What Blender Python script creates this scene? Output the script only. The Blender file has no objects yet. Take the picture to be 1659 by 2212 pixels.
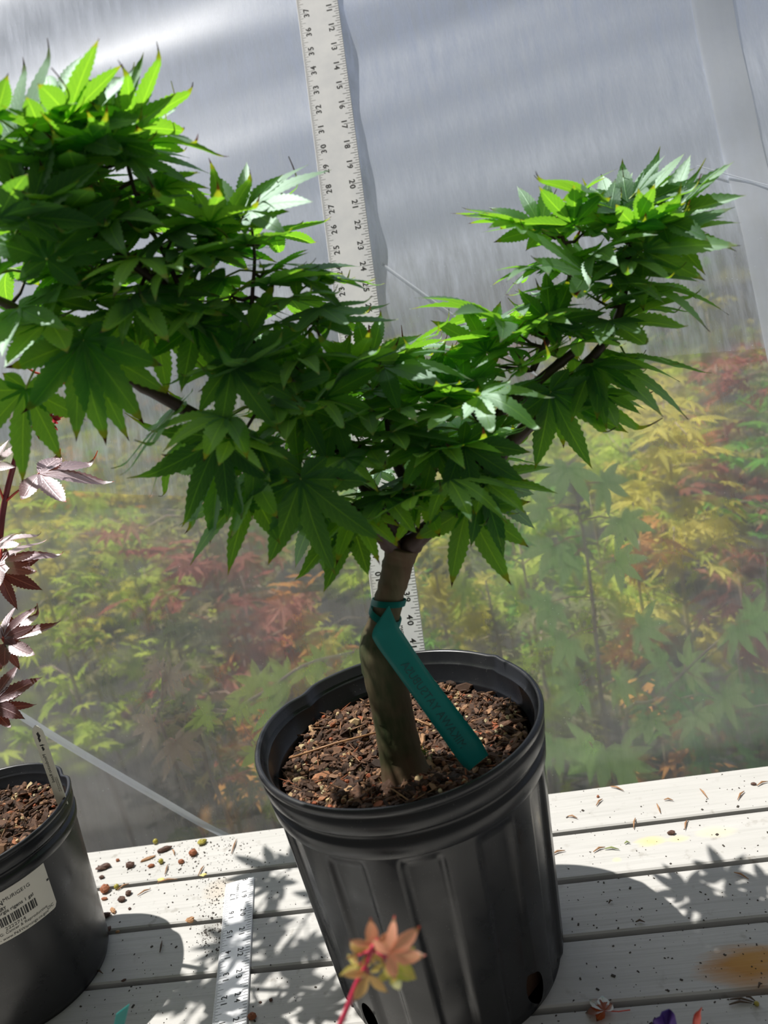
import bpy, math, random
import numpy as np
from mathutils import Vector, Matrix

S = 0.0254            # everything below is laid out in inches, z = 0 on the bench top
Z0 = 0.76             # bench top above the floor, metres
C = bpy.context.scene.collection
sc = bpy.context.scene
rnd = random.Random(7)
R_ = math.radians

# ------------------------------------------------------------------ camera
CAM_H = 21.28
pitch, roll, yaw = R_(14.38), R_(12.3), R_(8.0)
F0 = Vector((-math.sin(yaw), math.cos(yaw), 0)); R0 = Vector((math.cos(yaw), math.sin(yaw), 0)); U0 = Vector((0, 0, 1))
FW = F0*math.cos(pitch) - U0*math.sin(pitch); U1 = U0*math.cos(pitch) + F0*math.sin(pitch)
RT = R0*math.cos(roll) - U1*math.sin(roll); UP = U1*math.cos(roll) + R0*math.sin(roll)
EYE = Vector((0, 0, CAM_H))
cd = bpy.data.cameras.new('camera'); cam = bpy.data.objects.new('camera', cd); C.objects.link(cam)
cam.matrix_world = Matrix(((RT.x, UP.x, -FW.x, 0), (RT.y, UP.y, -FW.y, 0), (RT.z, UP.z, -FW.z, CAM_H*S+Z0), (0, 0, 0, 1)))
cd.sensor_fit = 'VERTICAL'; cd.sensor_height = 24; cd.lens = 1661/2212*24
cd.clip_start = 0.01; cd.clip_end = 200
cd.dof.use_dof = True; cd.dof.focus_distance = 27*S; cd.dof.aperture_fstop = 4.5
sc.camera = cam
# ------------------------------------------------------------------ light
SUNDIR = Vector((-3.62, 1.1, 9.1)).normalized()
world = bpy.data.worlds.new('sky'); sc.world = world; world.use_nodes = True
wn = world.node_tree; wn.nodes.clear()
wo = wn.nodes.new('ShaderNodeOutputWorld'); wb = wn.nodes.new('ShaderNodeBackground'); wb.inputs[1].default_value = .70
tc = wn.nodes.new('ShaderNodeTexCoord'); sx = wn.nodes.new('ShaderNodeSeparateXYZ'); wn.links.new(tc.outputs['Generated'], sx.inputs[0])
cr = wn.nodes.new('ShaderNodeValToRGB')
cr.color_ramp.elements[0].position = 0.0; cr.color_ramp.elements[0].color = (.32, .33, .33, 1)
cr.color_ramp.elements[1].position = 1.0; cr.color_ramp.elements[1].color = (.34, .40, .50, 1)
e = cr.color_ramp.elements.new(.04); e.color = (.50, .54, .60, 1)
e = cr.color_ramp.elements.new(.22); e.color = (.52, .60, .84, 1)
e = cr.color_ramp.elements.new(.5); e.color = (.54, .63, .90, 1)
wn.links.new(sx.outputs[2], cr.inputs[0])
ym = wn.nodes.new('ShaderNodeMapRange'); ym.interpolation_type = 'SMOOTHSTEP'; ym.inputs[1].default_value = -.15; ym.inputs[2].default_value = .65
wn.links.new(sx.outputs[1], ym.inputs[0])
side = wn.nodes.new('ShaderNodeMix'); side.data_type = 'RGBA'; side.inputs[6].default_value = (.22, .22, .205, 1)
wn.links.new(ym.outputs[0], side.inputs[0]); wn.links.new(cr.outputs[0], side.inputs[7])
# bright lobe added to the sky behind the view's upper left, for glare there
dt = wn.nodes.new('ShaderNodeVectorMath'); dt.operation = 'DOT_PRODUCT'; dt.inputs[1].default_value = Vector((-.58, .72, .50)).normalized()
wn.links.new(tc.outputs['Generated'], dt.inputs[0])
gm = wn.nodes.new('ShaderNodeMapRange'); gm.inputs[1].default_value = .80; gm.inputs[2].default_value = 1.0; gm.inputs[3].default_value = 0; gm.inputs[4].default_value = 1
wn.links.new(dt.outputs['Value'], gm.inputs[0])
gp = wn.nodes.new('ShaderNodeMath'); gp.operation = 'POWER'; gp.inputs[1].default_value = 2.0; wn.links.new(gm.outputs[0], gp.inputs[0])
mx = wn.nodes.new('ShaderNodeMix'); mx.data_type = 'RGBA'; mx.inputs[7].default_value = (1.9, 1.9, 1.98, 1)
wn.links.new(gp.outputs[0], mx.inputs[0]); wn.links.new(side.outputs[2], mx.inputs[6])
wn.links.new(mx.outputs[2], wb.inputs[0]); wn.links.new(wb.outputs[0], wo.inputs[0])
sl = bpy.data.lights.new('sun', 'SUN'); sl.energy = 5.3; sl.angle = R_(0.55); sl.color = (1, .965, .91)
so = bpy.data.objects.new('sun', sl); C.objects.link(so); so.rotation_euler = SUNDIR.to_track_quat('Z', 'Y').to_euler(); so.location = SUNDIR*6
sc.view_settings.view_transform = 'Standard'; sc.view_settings.look = 'None'; sc.view_settings.gamma = 1
sc.view_settings.use_curve_mapping = False; sc.view_settings.exposure = 0.08
sc.cycles.transparent_max_bounces = 24; sc.cycles.max_bounces = 8; sc.cycles.sample_clamp_indirect = 4

# ------------------------------------------------------------------ helpers
def ray(px, py): return FW + RT*((px-829.5)/1661) - UP*((py-1106)/1661)
def at_z(px, py, z=0.0):
    d = ray(px, py); return EYE + d*((z-EYE.z)/d.z)
def at_y(px, py, y):
    d = ray(px, py); return EYE + d*(y/d.y)
FB = 30.3
def film_y(z):
    a, b = 26.81+.407*z+.10, FB+.16*max(z, 0); return (a+b)/2+math.sqrt(((a-b)/2)**2+.25)-.12
def at_film(px, py, off=0.0):
    d = ray(px, py); lo, hi = 20.0, 80.0
    for _ in range(40):
        mid_ = (lo+hi)/2; p = EYE+d*mid_
        if p.y > film_y(p.z)+off: hi = mid_
        else: lo = mid_
    return EYE + d*lo

class MB:
    def __init__(s): s.v = []; s.f = []; s.m = []; s.uv = {}; s.attr = []; s.hasuv = False; s.vuv = []
    def add(s, verts, faces, mi=0, vuv=None, a=0.0):
        o = len(s.v); s.v += [tuple(v) for v in verts]; s.f += [tuple(i+o for i in f) for f in faces]; s.m += [mi]*len(faces)
        s.vuv += list(vuv) if vuv else [(0, 0)]*len(verts)
        s.attr += [a]*len(verts) if not isinstance(a, (list, tuple)) else list(a)
    def box(s, c, h, rot=None, mi=0, a=0.0):
        vs = [Vector((x*h[0], y*h[1], z*h[2])) for x in (-1, 1) for y in (-1, 1) for z in (-1, 1)]
        if rot: vs = [rot @ v for v in vs]
        s.add([v+Vector(c) for v in vs], [(0, 1, 3, 2), (4, 6, 7, 5), (0, 4, 5, 1), (2, 3, 7, 6), (0, 2, 6, 4), (1, 5, 7, 3)], mi, None, a)
    def tube(s, pts, rad, n=8, mi=0, a=0.0, cap=True):
        pts = [Vector(p) for p in pts]; rads = rad if isinstance(rad, (list, tuple)) else [rad]*len(pts)
        vs = []; ref = Vector((.3, .8, .52)).normalized()
        for i, p in enumerate(pts):
            t = (pts[min(i+1, len(pts)-1)]-pts[max(i-1, 0)]).normalized()
            u = t.cross(ref); u = u.normalized() if u.length > 1e-4 else t.orthogonal().normalized(); w = t.cross(u)
            vs += [p+(u*math.cos(k*2*math.pi/n)+w*math.sin(k*2*math.pi/n))*rads[i] for k in range(n)]
        fs = [(i*n+k, i*n+(k+1) % n, (i+1)*n+(k+1) % n, (i+1)*n+k) for i in range(len(pts)-1) for k in range(n)]
        if cap: fs += [tuple(range(n))[::-1], tuple(range((len(pts)-1)*n, len(pts)*n))]
        s.add(vs, fs, mi, None, a)
    def build(s, name, mats, parent=None, smooth=True, loc=None):
        mats = mats if isinstance(mats, (list, tuple)) else [mats]
        o0 = Vector((0, 0, 0))
        if parent is not None:
            p = parent
            while p is not None: o0 = o0 + p.location; p = p.parent
        elif loc is not None: o0 = W(loc)
        a = np.array(s.v, dtype=np.float64).reshape(-1, 3)*S + np.array((0, 0, Z0)) - np.array(o0)
        me = bpy.data.meshes.new(name); me.from_pydata(a.tolist(), [], s.f)
        for m in mats: me.materials.append(m)
        me.polygons.foreach_set('material_index', s.m)
        me.polygons.foreach_set('use_smooth', [smooth]*len(s.f))
        at = me.attributes.new('tone', 'FLOAT', 'POINT'); at.data.foreach_set('value', s.attr)
        ul = me.uv_layers.new(name='UVMap'); li = np.zeros(len(me.loops), dtype=np.int32); me.loops.foreach_get('vertex_index', li)
        ul.data.foreach_set('uv', np.array(s.vuv, dtype=np.float32)[li].ravel())
        me.update(); o = bpy.data.objects.new(name, me); C.objects.link(o)
        if parent is not None: o.parent = parent
        elif loc is not None: o.location = o0
        return o
def W(p): return Vector((p[0]*S, p[1]*S, p[2]*S+Z0))
def tag(o, label=None, cat=None, group=None, kind=None):
    if label: o['label'] = label
    if cat: o['category'] = cat
    if group: o['group'] = group
    if kind: o['kind'] = kind
    return o
def thing(name, loc, label, cat, group=None, kind=None):
    o = bpy.data.objects.new(name, None); C.objects.link(o); o.location = W(loc); o.empty_display_size = .02
    return tag(o, label, cat, group, kind)
def smooth(t): t = max(0, min(1, t)); return t*t*(3-2*t)
def spline(pts, n=6):
    P = [Vector(p) for p in pts]; P = [P[0]*2-P[1]]+P+[P[-1]*2-P[-2]]; out = []
    for i in range(1, len(P)-2):
        for k in range(n):
            t = k/n; a, b, c, d = P[i-1], P[i], P[i+1], P[i+2]
            out.append(.5*((2*b)+(c-a)*t+(2*a-5*b+4*c-d)*t*t+(3*b-a-3*c+d)*t**3))
    out.append(P[-2]); return out
def lerp(a, b, t): return a+(b-a)*t

# ------------------------------------------------------------------ materials
class NT:
    def __init__(s, name):
        s.mat = bpy.data.materials.new(name); s.mat.use_nodes = True; s.n = s.mat.node_tree; s.n.nodes.clear()
        s.out = s.n.nodes.new('ShaderNodeOutputMaterial')
    def N(s, t, **kw):
        x = s.n.nodes.new(t)
        for k, v in kw.items(): setattr(x, k, v)
        return x
    def L(s, a, b): s.n.links.new(a, b)
    def tex(s, scale, kind='Noise', vec=None, detail=4, sc3=None, rot=None, rough=.6):
        c = s.N('ShaderNodeTexCoord'); m = s.N('ShaderNodeMapping'); s.L(vec or c.outputs['Object'], m.inputs[0])
        if sc3: m.inputs[3].default_value = sc3
        if rot: m.inputs[2].default_value = rot
        if kind == 'Noise':
            t = s.N('ShaderNodeTexNoise'); t.inputs['Scale'].default_value = scale; t.inputs['Detail'].default_value = detail; t.inputs['Roughness'].default_value = rough
        elif kind == 'Voronoi': t = s.N('ShaderNodeTexVoronoi'); t.inputs['Scale'].default_value = scale
        s.L(m.outputs[0], t.inputs['Vector']); return t
    def ramp(s, src, stops):
        r = s.N('ShaderNodeValToRGB'); s.L(src, r.inputs[0]); el = r.color_ramp.elements
        def c4(c): return (c, c, c, 1) if not isinstance(c, (tuple, list)) else tuple(c)+(1,)
        el[0].position, el[0].color = stops[0][0], c4(stops[0][1]); el[1].position, el[1].color = stops[-1][0], c4(stops[-1][1])
        for p, c in stops[1:-1]: x = el.new(p); x.color = c4(c)
        return r.outputs[0]
    def mix(s, f, a, b, mode='MIX'):
        m = s.N('ShaderNodeMix', data_type='RGBA', blend_type=mode)
        for i, v in ((0, f), (6, a), (7, b)):
            if hasattr(v, 'is_linked'): s.L(v, m.inputs[i])
            else: m.inputs[i].default_value = v if i == 0 else tuple(v)+(1,)
        return m.outputs[2]
    def math(s, op, a, b=0.0):
        m = s.N('ShaderNodeMath', operation=op)
        for i, v in ((0, a), (1, b)):
            if hasattr(v, 'is_linked'): s.L(v, m.inputs[i])
            else: m.inputs[i].default_value = v
        return m.outputs[0]
    def pbr(s, color, rough=.5, spec=.5, metal=0.0, bump=None, bs=.3, bd=.002, coat=0):
        b = s.N('ShaderNodeBsdfPrincipled')
        if hasattr(color, 'is_linked'): s.L(color, b.inputs['Base Color'])
        else: b.inputs['Base Color'].default_value = tuple(color)+(1,)
        if hasattr(rough, 'is_linked'): s.L(rough, b.inputs['Roughness'])
        else: b.inputs['Roughness'].default_value = rough
        b.inputs['Specular IOR Level'].default_value = spec; b.inputs['Metallic'].default_value = metal; b.inputs['Coat Weight'].default_value = coat
        if bump is not None:
            u = s.N('ShaderNodeBump'); u.inputs['Strength'].default_value = bs; u.inputs['Distance'].default_value = bd; s.L(bump, u.inputs['Height']); s.L(u.outputs[0], b.inputs['Normal'])
        s.L(b.outputs[0], s.out.inputs[0]); return b
def plain(name, col, rough=.5, metal=0.0, noise=0.12, scale=60, spec=.5):
    t = NT(name); n = t.tex(scale); c2 = tuple(max(0, c*(1-noise*2)) for c in col); t.pbr(t.mix(n.outputs[0], c2, tuple(min(1, c*(1+noise)) for c in col)), rough, spec, metal, n.outputs[0], .15, .0005); return t.mat

def leaf_mat(name, dark, light, rib, tipc, trans, gloss=.35, groughness=.38, gcol=(.8, 1, .9)):
    """serrated maple leaf: u runs -1..1 across a lobe, v runs 0..1 along it, tone is a per-leaf random"""
    t = NT(name); uv = t.N('ShaderNodeUVMap'); sp = t.N('ShaderNodeSeparateXYZ'); t.L(uv.outputs[0], sp.inputs[0])
    at = t.N('ShaderNodeAttribute', attribute_name='tone'); n = t.tex(55, detail=5)
    base = t.mix(at.outputs['Fac'], dark, light)
    base = t.mix(t.ramp(n.outputs[0], [(.35, 0), (.7, .5)]), base, tuple(c*.7 for c in light))
    au = t.math('ABSOLUTE', sp.outputs[0]); ribf = t.ramp(au, [(.0, .8), (.04, .5), (.09, 0)])
    w = t.math('ADD', t.math('MULTIPLY', sp.outputs[1], 60), t.math('MULTIPLY', au, -14)); sv = t.ramp(t.math('SINE', w), [(.86, 0), (.99, .22)])
    base = t.mix(t.math('MAXIMUM', ribf, sv), base, rib)
    # brown curled tips on some leaves
    tt = t.math('ADD', sp.outputs[1], t.math('MULTIPLY', at.outputs['Fac'], .12)); tt = t.math('ADD', tt, t.math('MULTIPLY', n.outputs[0], .06))
    base = t.mix(t.ramp(tt, [(.96, 0), (1.06, .7)]), base, (.05, .065, .008))
    base = t.mix(t.ramp(t.math('MULTIPLY', tt, .9), [(.945, 0), (.96, 1)]), base, tipc)
    d = t.N('ShaderNodeBsdfDiffuse'); t.L(base, d.inputs[0])
    tr = t.N('ShaderNodeBsdfTranslucent'); t.L(t.mix(1.0, base, trans, 'MULTIPLY'), tr.inputs[0])
    m = t.N('ShaderNodeMixShader'); m.inputs[0].default_value = .5; t.L(d.outputs[0], m.inputs[1]); t.L(tr.outputs[0], m.inputs[2])
    g = t.N('ShaderNodeBsdfGlossy'); g.inputs['Roughness'].default_value = groughness; g.inputs['Color'].default_value = tuple(gcol)+(1,)
    u = t.N('ShaderNodeBump'); u.inputs['Strength'].default_value = .35; u.inputs['Distance'].default_value = .0006
    t.L(t.math('ADD', sv, t.math('MULTIPLY', ribf, -1)), u.inputs['Height'])
    for x in (d, g): t.L(u.outputs[0], x.inputs['Normal'])
    lw = t.N('ShaderNodeLayerWeight'); lw.inputs[0].default_value = .25
    gf = t.math('ADD', t.math('MULTIPLY', lw.outputs['Fresnel'], gloss), .02)
    m2 = t.N('ShaderNodeMixShader'); t.L(gf, m2.inputs[0]); t.L(m.outputs[0], m2.inputs[1]); t.L(g.outputs[0], m2.inputs[2]); t.L(m2.outputs[0], t.out.inputs[0])
    return t.mat
M = {}
M['leaf'] = leaf_mat('maple_leaf', (.016, .062, .026), (.036, .120, .034), (.06, .17, .04), (.010, .003, .002), (12., 8., 1.3), gloss=.24, groughness=.60, gcol=(.62, .78, .68))
M['red_leaf'] = leaf_mat('purple_leaf', (.10, .05, .06), (.22, .13, .14), (.38, .25, .25), (.45, .12, .03), (1.8, .8, .4), gloss=.35, groughness=.45, gcol=(.9, .8, .85))
M['coral_leaf'] = leaf_mat('coral_leaf', (.42, .50, .06), (.86, .38, .26), (.85, .60, .35), (.62, .10, .06), (1.25, 1.25, 1.1), gloss=.2, gcol=(1, 1, 1))
def bg_leaf(name, a, b, tr):
    t = NT(name); at = t.N('ShaderNodeAttribute', attribute_name='tone'); n = t.tex(14, detail=2)
    base = t.mix(at.outputs['Fac'], a, b); base = t.mix(t.math('MULTIPLY', n.outputs[0], .5), base, a)
    d = t.N('ShaderNodeBsdfDiffuse'); t.L(base, d.inputs[0]); x = t.N('ShaderNodeBsdfTranslucent'); t.L(t.mix(1., base, tr, 'MULTIPLY'), x.inputs[0])
    m = t.N('ShaderNodeMixShader'); m.inputs[0].default_value = .45; t.L(d.outputs[0], m.inputs[1]); t.L(x.outputs[0], m.inputs[2]); t.L(m.outputs[0], t.out.inputs[0]); return t.mat
M['bg_green'] = bg_leaf('garden_leaf_green', (.12, .34, .07), (.32, .60, .16), (2.0, 1.8, 1.2))
M['bg_lime'] = bg_leaf('garden_leaf_lime', (.42, .58, .10), (.76, .84, .20), (1.4, 1.3, 1.1))
M['bg_pink'] = bg_leaf('garden_leaf_pink', (.50, .40, .30), (.66, .52, .40), (1.2, 1.1, 1))
M['bg_fresh'] = bg_leaf('garden_leaf_fresh', (.36, .62, .18), (.58, .82, .28), (1.5, 1.3, 1.2))
M['bg_orange'] = bg_leaf('garden_leaf_orange', (.66, .34, .12), (.84, .52, .18), (1.3, 1.2, 1))
M['bg_red'] = bg_leaf('garden_leaf_red', (.42, .16, .13), (.58, .32, .24), (1.4, 1., 1))
M['bg_yellow'] = bg_leaf('garden_leaf_yellow', (.62, .58, .14), (.84, .74, .22), (1.3, 1.3, 1))
M['bg_dull'] = bg_leaf('garden_leaf_dull', (.22, .27, .13), (.52, .44, .28), (1.4, 1.4, 1))
# bark
t = NT('maple_bark'); n = t.tex(90, sc3=(1, 1, .22), detail=6); n2 = t.tex(14, detail=3)
c = t.mix(t.ramp(n2.outputs[0], [(.42, 0), (.55, 1)]), (.030, .045, .014), (.10, .062, .034)); c = t.mix(t.ramp(n.outputs[0], [(.45, 0), (.7, .8)]), c, (.12, .10, .055))
t.pbr(c, .7, .35, bump=n.outputs[0], bs=.6, bd=.0012); M['bark'] = t.mat
t = NT('twig_bark'); n = t.tex(150, detail=4); t.pbr(t.mix(n.outputs[0], (.02, .010, .010), (.085, .045, .035)), .5, .5, bump=n.outputs[0], bs=.4, bd=.0006); M['twig'] = t.mat
M['petiole'] = plain('petiole', (.30, .42, .07), .4, noise=.2)
M['red_stem'] = plain('red_stem', (.20, .035, .05), .35, noise=.2)
M['red_petiole'] = plain('red_petiole', (.62, .08, .05), .35)
M['pink_stem'] = plain('pink_stem', (.55, .03, .08), .35)
M['scar'] = plain('pruning_scar', (.32, .14, .06), .8, noise=.3, scale=200)
# black nursery plastic with dust and water spots
t = NT('black_plastic'); n = t.tex(40, detail=6); n2 = t.tex(8, detail=3); v = t.tex(330, 'Voronoi', sc3=(1, 1, .8)); sp_ = t.ramp(v.outputs[0], [(.10, 1), (.16, 0)])
c = t.mix(t.ramp(n2.outputs[0], [(.4, 0), (.75, 1)]), (.008, .009, .012), (.022, .022, .023)); c = t.mix(t.math('MULTIPLY', sp_, t.ramp(n.outputs[0], [(.5, 0), (.65, .75)])), c, (.10, .10, .10))
t.pbr(c, t.ramp(n.outputs[0], [(.3, .22), (.7, .42)]), .5, bump=n.outputs[0], bs=.08, bd=.0004); M['pot'] = t.mat
# painted grey-white bench boards
t = NT('weathered_board'); n = t.tex(7, sc3=(1, 7, 7), detail=8, rough=.7); g = t.tex(14, sc3=(.6, 22, 6), detail=6); n3 = t.tex(70, detail=6); n4 = t.tex(4, detail=3)
c = t.mix(n.outputs[0], (.43, .425, .40), (.60, .585, .56)); c = t.mix(t.ramp(g.outputs[0], [(.50, 0), (.72, .35)]), c, (.33, .325, .30))
c = t.mix(t.math('MULTIPLY', t.ramp(n3.outputs[0], [(.60, 0), (.70, .6)]), t.ramp(n4.outputs[0], [(.42, 0), (.62, 1)])), c, (.20, .17, .13))
tcw = t.N('ShaderNodeTexCoord'); pos = t.N('ShaderNodeNewGeometry')
def blob(cx, cy, rx, ry, col, amt, c):
    q = at_z(cx, cy, 0); w_ = W(q)
    sb = t.N('ShaderNodeVectorMath', operation='SUBTRACT'); t.L(pos.outputs['Position'], sb.inputs[0]); sb.inputs[1].default_value = w_
    dv = t.N('ShaderNodeVectorMath', operation='DIVIDE'); t.L(sb.outputs[0], dv.inputs[0]); dv.inputs[1].default_value = (rx*S, ry*S, .1)
    ln = t.N('ShaderNodeVectorMath', operation='LENGTH'); t.L(dv.outputs[0], ln.inputs[0])
    k = t.math('ADD', ln.outputs['Value'], t.math('MULTIPLY', t.math('SUBTRACT', n.outputs[0], .5), 1.6))
    return t.mix(t.math('MULTIPLY', t.ramp(k, [(.25, 1), (.7, .55), (1.0, 0)]), amt), c, col)
c = blob(1610, 2090, 1.6, .95, (.46, .21, .035), .95, c); c = blob(1640, 2070, 1.0, .6, (.50, .26, .06), .8, c)
c = blob(1405, 1818, .75, .35, (.80, .62, .25), .8, c); c = blob(1465, 1812, .5, .25, (.80, .66, .30), .6, c); c = blob(1545, 1795, .9, .4, (.76, .68, .42), .6, c)
c = blob(1333, 1858, .22, .16, (.82, .68, .38), .7, c); c = blob(475, 1925, .8, .8, (.52, .43, .32), .45, c); c = blob(455, 2010, .5, .6, (.12, .11, .09), .45, c)
t.pbr(c, .62, .3, bump=g.outputs[0], bs=.35, bd=.0012); M['board'] = t.mat
# aluminium rulers
t = NT('brushed_aluminium'); n = t.tex(30, detail=5); n2 = t.tex(9, detail=3)
c = t.mix(t.ramp(n.outputs[0], [(.35, 0), (.75, 1)]), (.80, .81, .83), (.95, .95, .95)); c = t.mix(t.ramp(n2.outputs[0], [(.62, 0), (.72, .5)]), c, (.55, .45, .33))
t.pbr(c, .45, .5, metal=.12, bump=n.outputs[0], bs=.12, bd=.0006); M['alu'] = t.mat
M['ink'] = plain('black_ink', (.02, .02, .02), .6); M['faint_ink'] = plain('faint_ink', (.012, .10, .10), .6)
M['white'] = plain('white_plastic', (.70, .69, .58), .45, noise=.05); M['paper'] = plain('paper_label', (.66, .63, .56), .6, noise=.06, scale=25)
# teal plastic tag: thin, lets light through
t = NT('teal_plastic'); n = t.tex(20); c = t.mix(n.outputs[0], (.010, .27, .25), (.02, .35, .32)); d = t.N('ShaderNodeBsdfPrincipled'); t.L(c, d.inputs[0]); d.inputs['Roughness'].default_value = .35
x = t.N('ShaderNodeBsdfTranslucent'); x.inputs[0].default_value = (.01, .42, .40, 1); m = t.N('ShaderNodeMixShader'); m.inputs[0].default_value = .45
t.L(d.outputs[0], m.inputs[1]); t.L(x.outputs[0], m.inputs[2]); t.L(m.outputs[0], t.out.inputs[0]); M['teal'] = t.mat
# soil and chips: tone picks the colour of each chip
t = NT('bark_mulch'); at = t.N('ShaderNodeAttribute', attribute_name='tone'); n = t.tex(220, detail=5)
c = t.ramp(at.outputs['Fac'], [(0, (.022, .013, .009)), (.35, (.09, .045, .026)), (.6, (.22, .115, .07)), (.78, (.42, .24, .13)), (.86, (.45, .12, .05)), (.93, (.70, .52, .28)), (1, (.72, .64, .38))])
c = t.mix(t.math('MULTIPLY', n.outputs[0], .7), c, (.02, .012, .008)); t.pbr(c, .75, .3, bump=n.outputs[0], bs=.5, bd=.0008); M['mulch'] = t.mat
M['chip_red'] = plain('red_chip', (.36, .12, .05), .7, noise=.35, scale=250); M['chip_brown'] = plain('brown_chip', (.13, .065, .045), .7, noise=.4, scale=250)
M['chip_tan'] = plain('tan_chip', (.50, .27, .13), .7, noise=.35, scale=250); M['pellet'] = plain('fertilizer_pellet', (.42, .36, .06), .3, noise=.2)
M['needle'] = plain('dry_needle', (.42, .22, .10), .5, noise=.3); M['needle_dark'] = plain('dark_needle', (.12, .08, .05), .6, noise=.3); M['needle_green'] = plain('green_needle', (.25, .30, .10), .5)
M['grit'] = plain('dark_grit', (.05, .04, .03), .8, noise=.3); M['moss'] = plain('green_moss', (.16, .34, .03), .8, noise=.3)
M['flake'] = plain('yellow_flake', (.72, .60, .20), .5); M['purple'] = plain('purple_petal', (.06, .015, .22), .5); M['tape_grey'] = plain('grey_gravel', (.05, .048, .045), .9, noise=.3, scale=30)
M['soil'] = plain('outdoor_soil', (.035, .03, .024), .95, noise=.4, scale=12); M['timber'] = plain('bench_timber', (.42, .40, .36), .7, noise=.2, scale=20)
M['steel'] = plain('steel_pipe', (.35, .36, .38), .4, metal=.8)
M['rope'] = plain('white_cord', (.60, .66, .72), .6)

def film_mat(name, base, caustic_streak, dustamp, blueness, top=0.0, dif=.5):
    """hazy greenhouse polythene: part clear, part milky, with dust and painted-in streaks of roof caustics"""
    t = NT(name); co = t.N('ShaderNodeTexCoord')
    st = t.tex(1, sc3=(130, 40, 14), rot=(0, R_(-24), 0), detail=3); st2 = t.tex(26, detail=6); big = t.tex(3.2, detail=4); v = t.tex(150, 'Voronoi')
    h = t.math('ADD', base, t.math('MULTIPLY', t.math('SUBTRACT', st.outputs[0], .5), caustic_streak))  # caustic light from the roof, painted in as streaks of haze
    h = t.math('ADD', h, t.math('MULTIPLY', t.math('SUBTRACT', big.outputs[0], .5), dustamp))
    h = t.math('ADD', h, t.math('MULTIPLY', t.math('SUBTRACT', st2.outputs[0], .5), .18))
    if top:  # extra haze put in with height, to make the upper film look sunlit
        sz = t.N('ShaderNodeSeparateXYZ'); gg = t.N('ShaderNodeNewGeometry'); t.L(gg.outputs['Position'], sz.inputs[0]); mr = t.N('ShaderNodeMapRange'); mr.interpolation_type = 'SMOOTHSTEP'
        mr.inputs[1].default_value = Z0+16*S; mr.inputs[2].default_value = Z0+27*S; mr.inputs[3].default_value = 0; mr.inputs[4].default_value = top; t.L(sz.outputs[2], mr.inputs[0]); h = t.math('ADD', h, mr.outputs[0])
    spk = t.math('MULTIPLY', t.ramp(v.outputs[0], [(.06, 1), (.10, 0)]), t.ramp(st2.outputs[0], [(.52, 0), (.66, .6)])); h = t.math('ADD', h, spk)
    hz = t.N('ShaderNodeClamp'); hz.inputs[1].default_value = .02; hz.inputs[2].default_value = .96; t.L(h, hz.inputs[0])
    tp = t.N('ShaderNodeBsdfTransparent'); tp.inputs[0].default_value = (.93, .94, .94, 1)
    rf = t.N('ShaderNodeBsdfRefraction'); rf.inputs['IOR'].default_value = 1.12; rf.inputs['Roughness'].default_value = .25; rf.inputs[0].default_value = (.95, .96, .96, 1)
    clear = t.N('ShaderNodeMixShader'); clear.inputs[0].default_value = .34; t.L(tp.outputs[0], clear.inputs[1]); t.L(rf.outputs[0], clear.inputs[2])
    d = t.N('ShaderNodeBsdfDiffuse'); d.inputs[0].default_value = blueness+(1,); x = t.N('ShaderNodeBsdfTranslucent'); x.inputs[0].default_value = blueness+(1,)
    m = t.N('ShaderNodeMixShader'); m.inputs[0].default_value = 1-dif; t.L(d.outputs[0], m.inputs[1]); t.L(x.outputs[0], m.inputs[2])
    m2 = t.N('ShaderNodeMixShader'); t.L(hz.outputs[0], m2.inputs[0]); t.L(clear.outputs[0], m2.inputs[1]); t.L(m.outputs[0], m2.inputs[2])
    g = t.N('ShaderNodeBsdfGlossy'); g.inputs['Roughness'].default_value = .38; m3 = t.N('ShaderNodeMixShader'); m3.inputs[0].default_value = .09
    t.L(m2.outputs[0], m3.inputs[1]); t.L(g.outputs[0], m3.inputs[2]); t.L(m3.outputs[0], t.out.inputs[0]); return t.mat
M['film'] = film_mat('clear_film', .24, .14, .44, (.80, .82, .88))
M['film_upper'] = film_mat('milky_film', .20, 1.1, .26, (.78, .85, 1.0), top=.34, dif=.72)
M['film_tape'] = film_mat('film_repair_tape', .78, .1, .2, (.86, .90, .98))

# ------------------------------------------------------------------ setting: film wall, floors
from mathutils import noise as mn
def film_bulge(x, z):
    k = smooth((z-2)/12)
    a = .36*(.4+mn.noise(Vector((x*.022, (z-.03*x)*.27, 3.1)))) + .07*(.5+mn.noise(Vector((x*.10, (z-.05*x)*.60, 9.7))))
    b = .10*(.5+mn.noise(Vector((x*.07, z*.10, 5.5))))
    return a*1.3*k + b
def film_pt(x, z, off=0.0): return Vector((x, film_y(z)+film_bulge(x, z)+off, z))
wall = thing('wall_back', (0, FB, -30), None, None, kind='structure')
def sheet(name, x0, x1, zf, z1, dx, dz, off, mat, parent, cut=None):
    m = MB(); nx = int((x1-x0)/dx); nz = int((z1-zf(0))/dz)
    for i in range(nx+1):
        x = x0+(x1-x0)*i/nx
        for j in range(nz+1):
            z = zf(x)+(z1-zf(x))*j/nz; m.v.append(tuple(film_pt(x, z, off)))
    m.f = [(i*(nz+1)+j, (i+1)*(nz+1)+j, (i+1)*(nz+1)+j+1, i*(nz+1)+j+1) for i in range(nx) for j in range(nz)]
    m.m = [0]*len(m.f); m.vuv = [(0, 0)]*len(m.v); m.attr = [0]*len(m.v); return m.build(name, mat, parent)
sheet('film_sheet', -75, 75, lambda x: -29.5, 90, .6, .45, .16, M['film'], wall)
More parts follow.
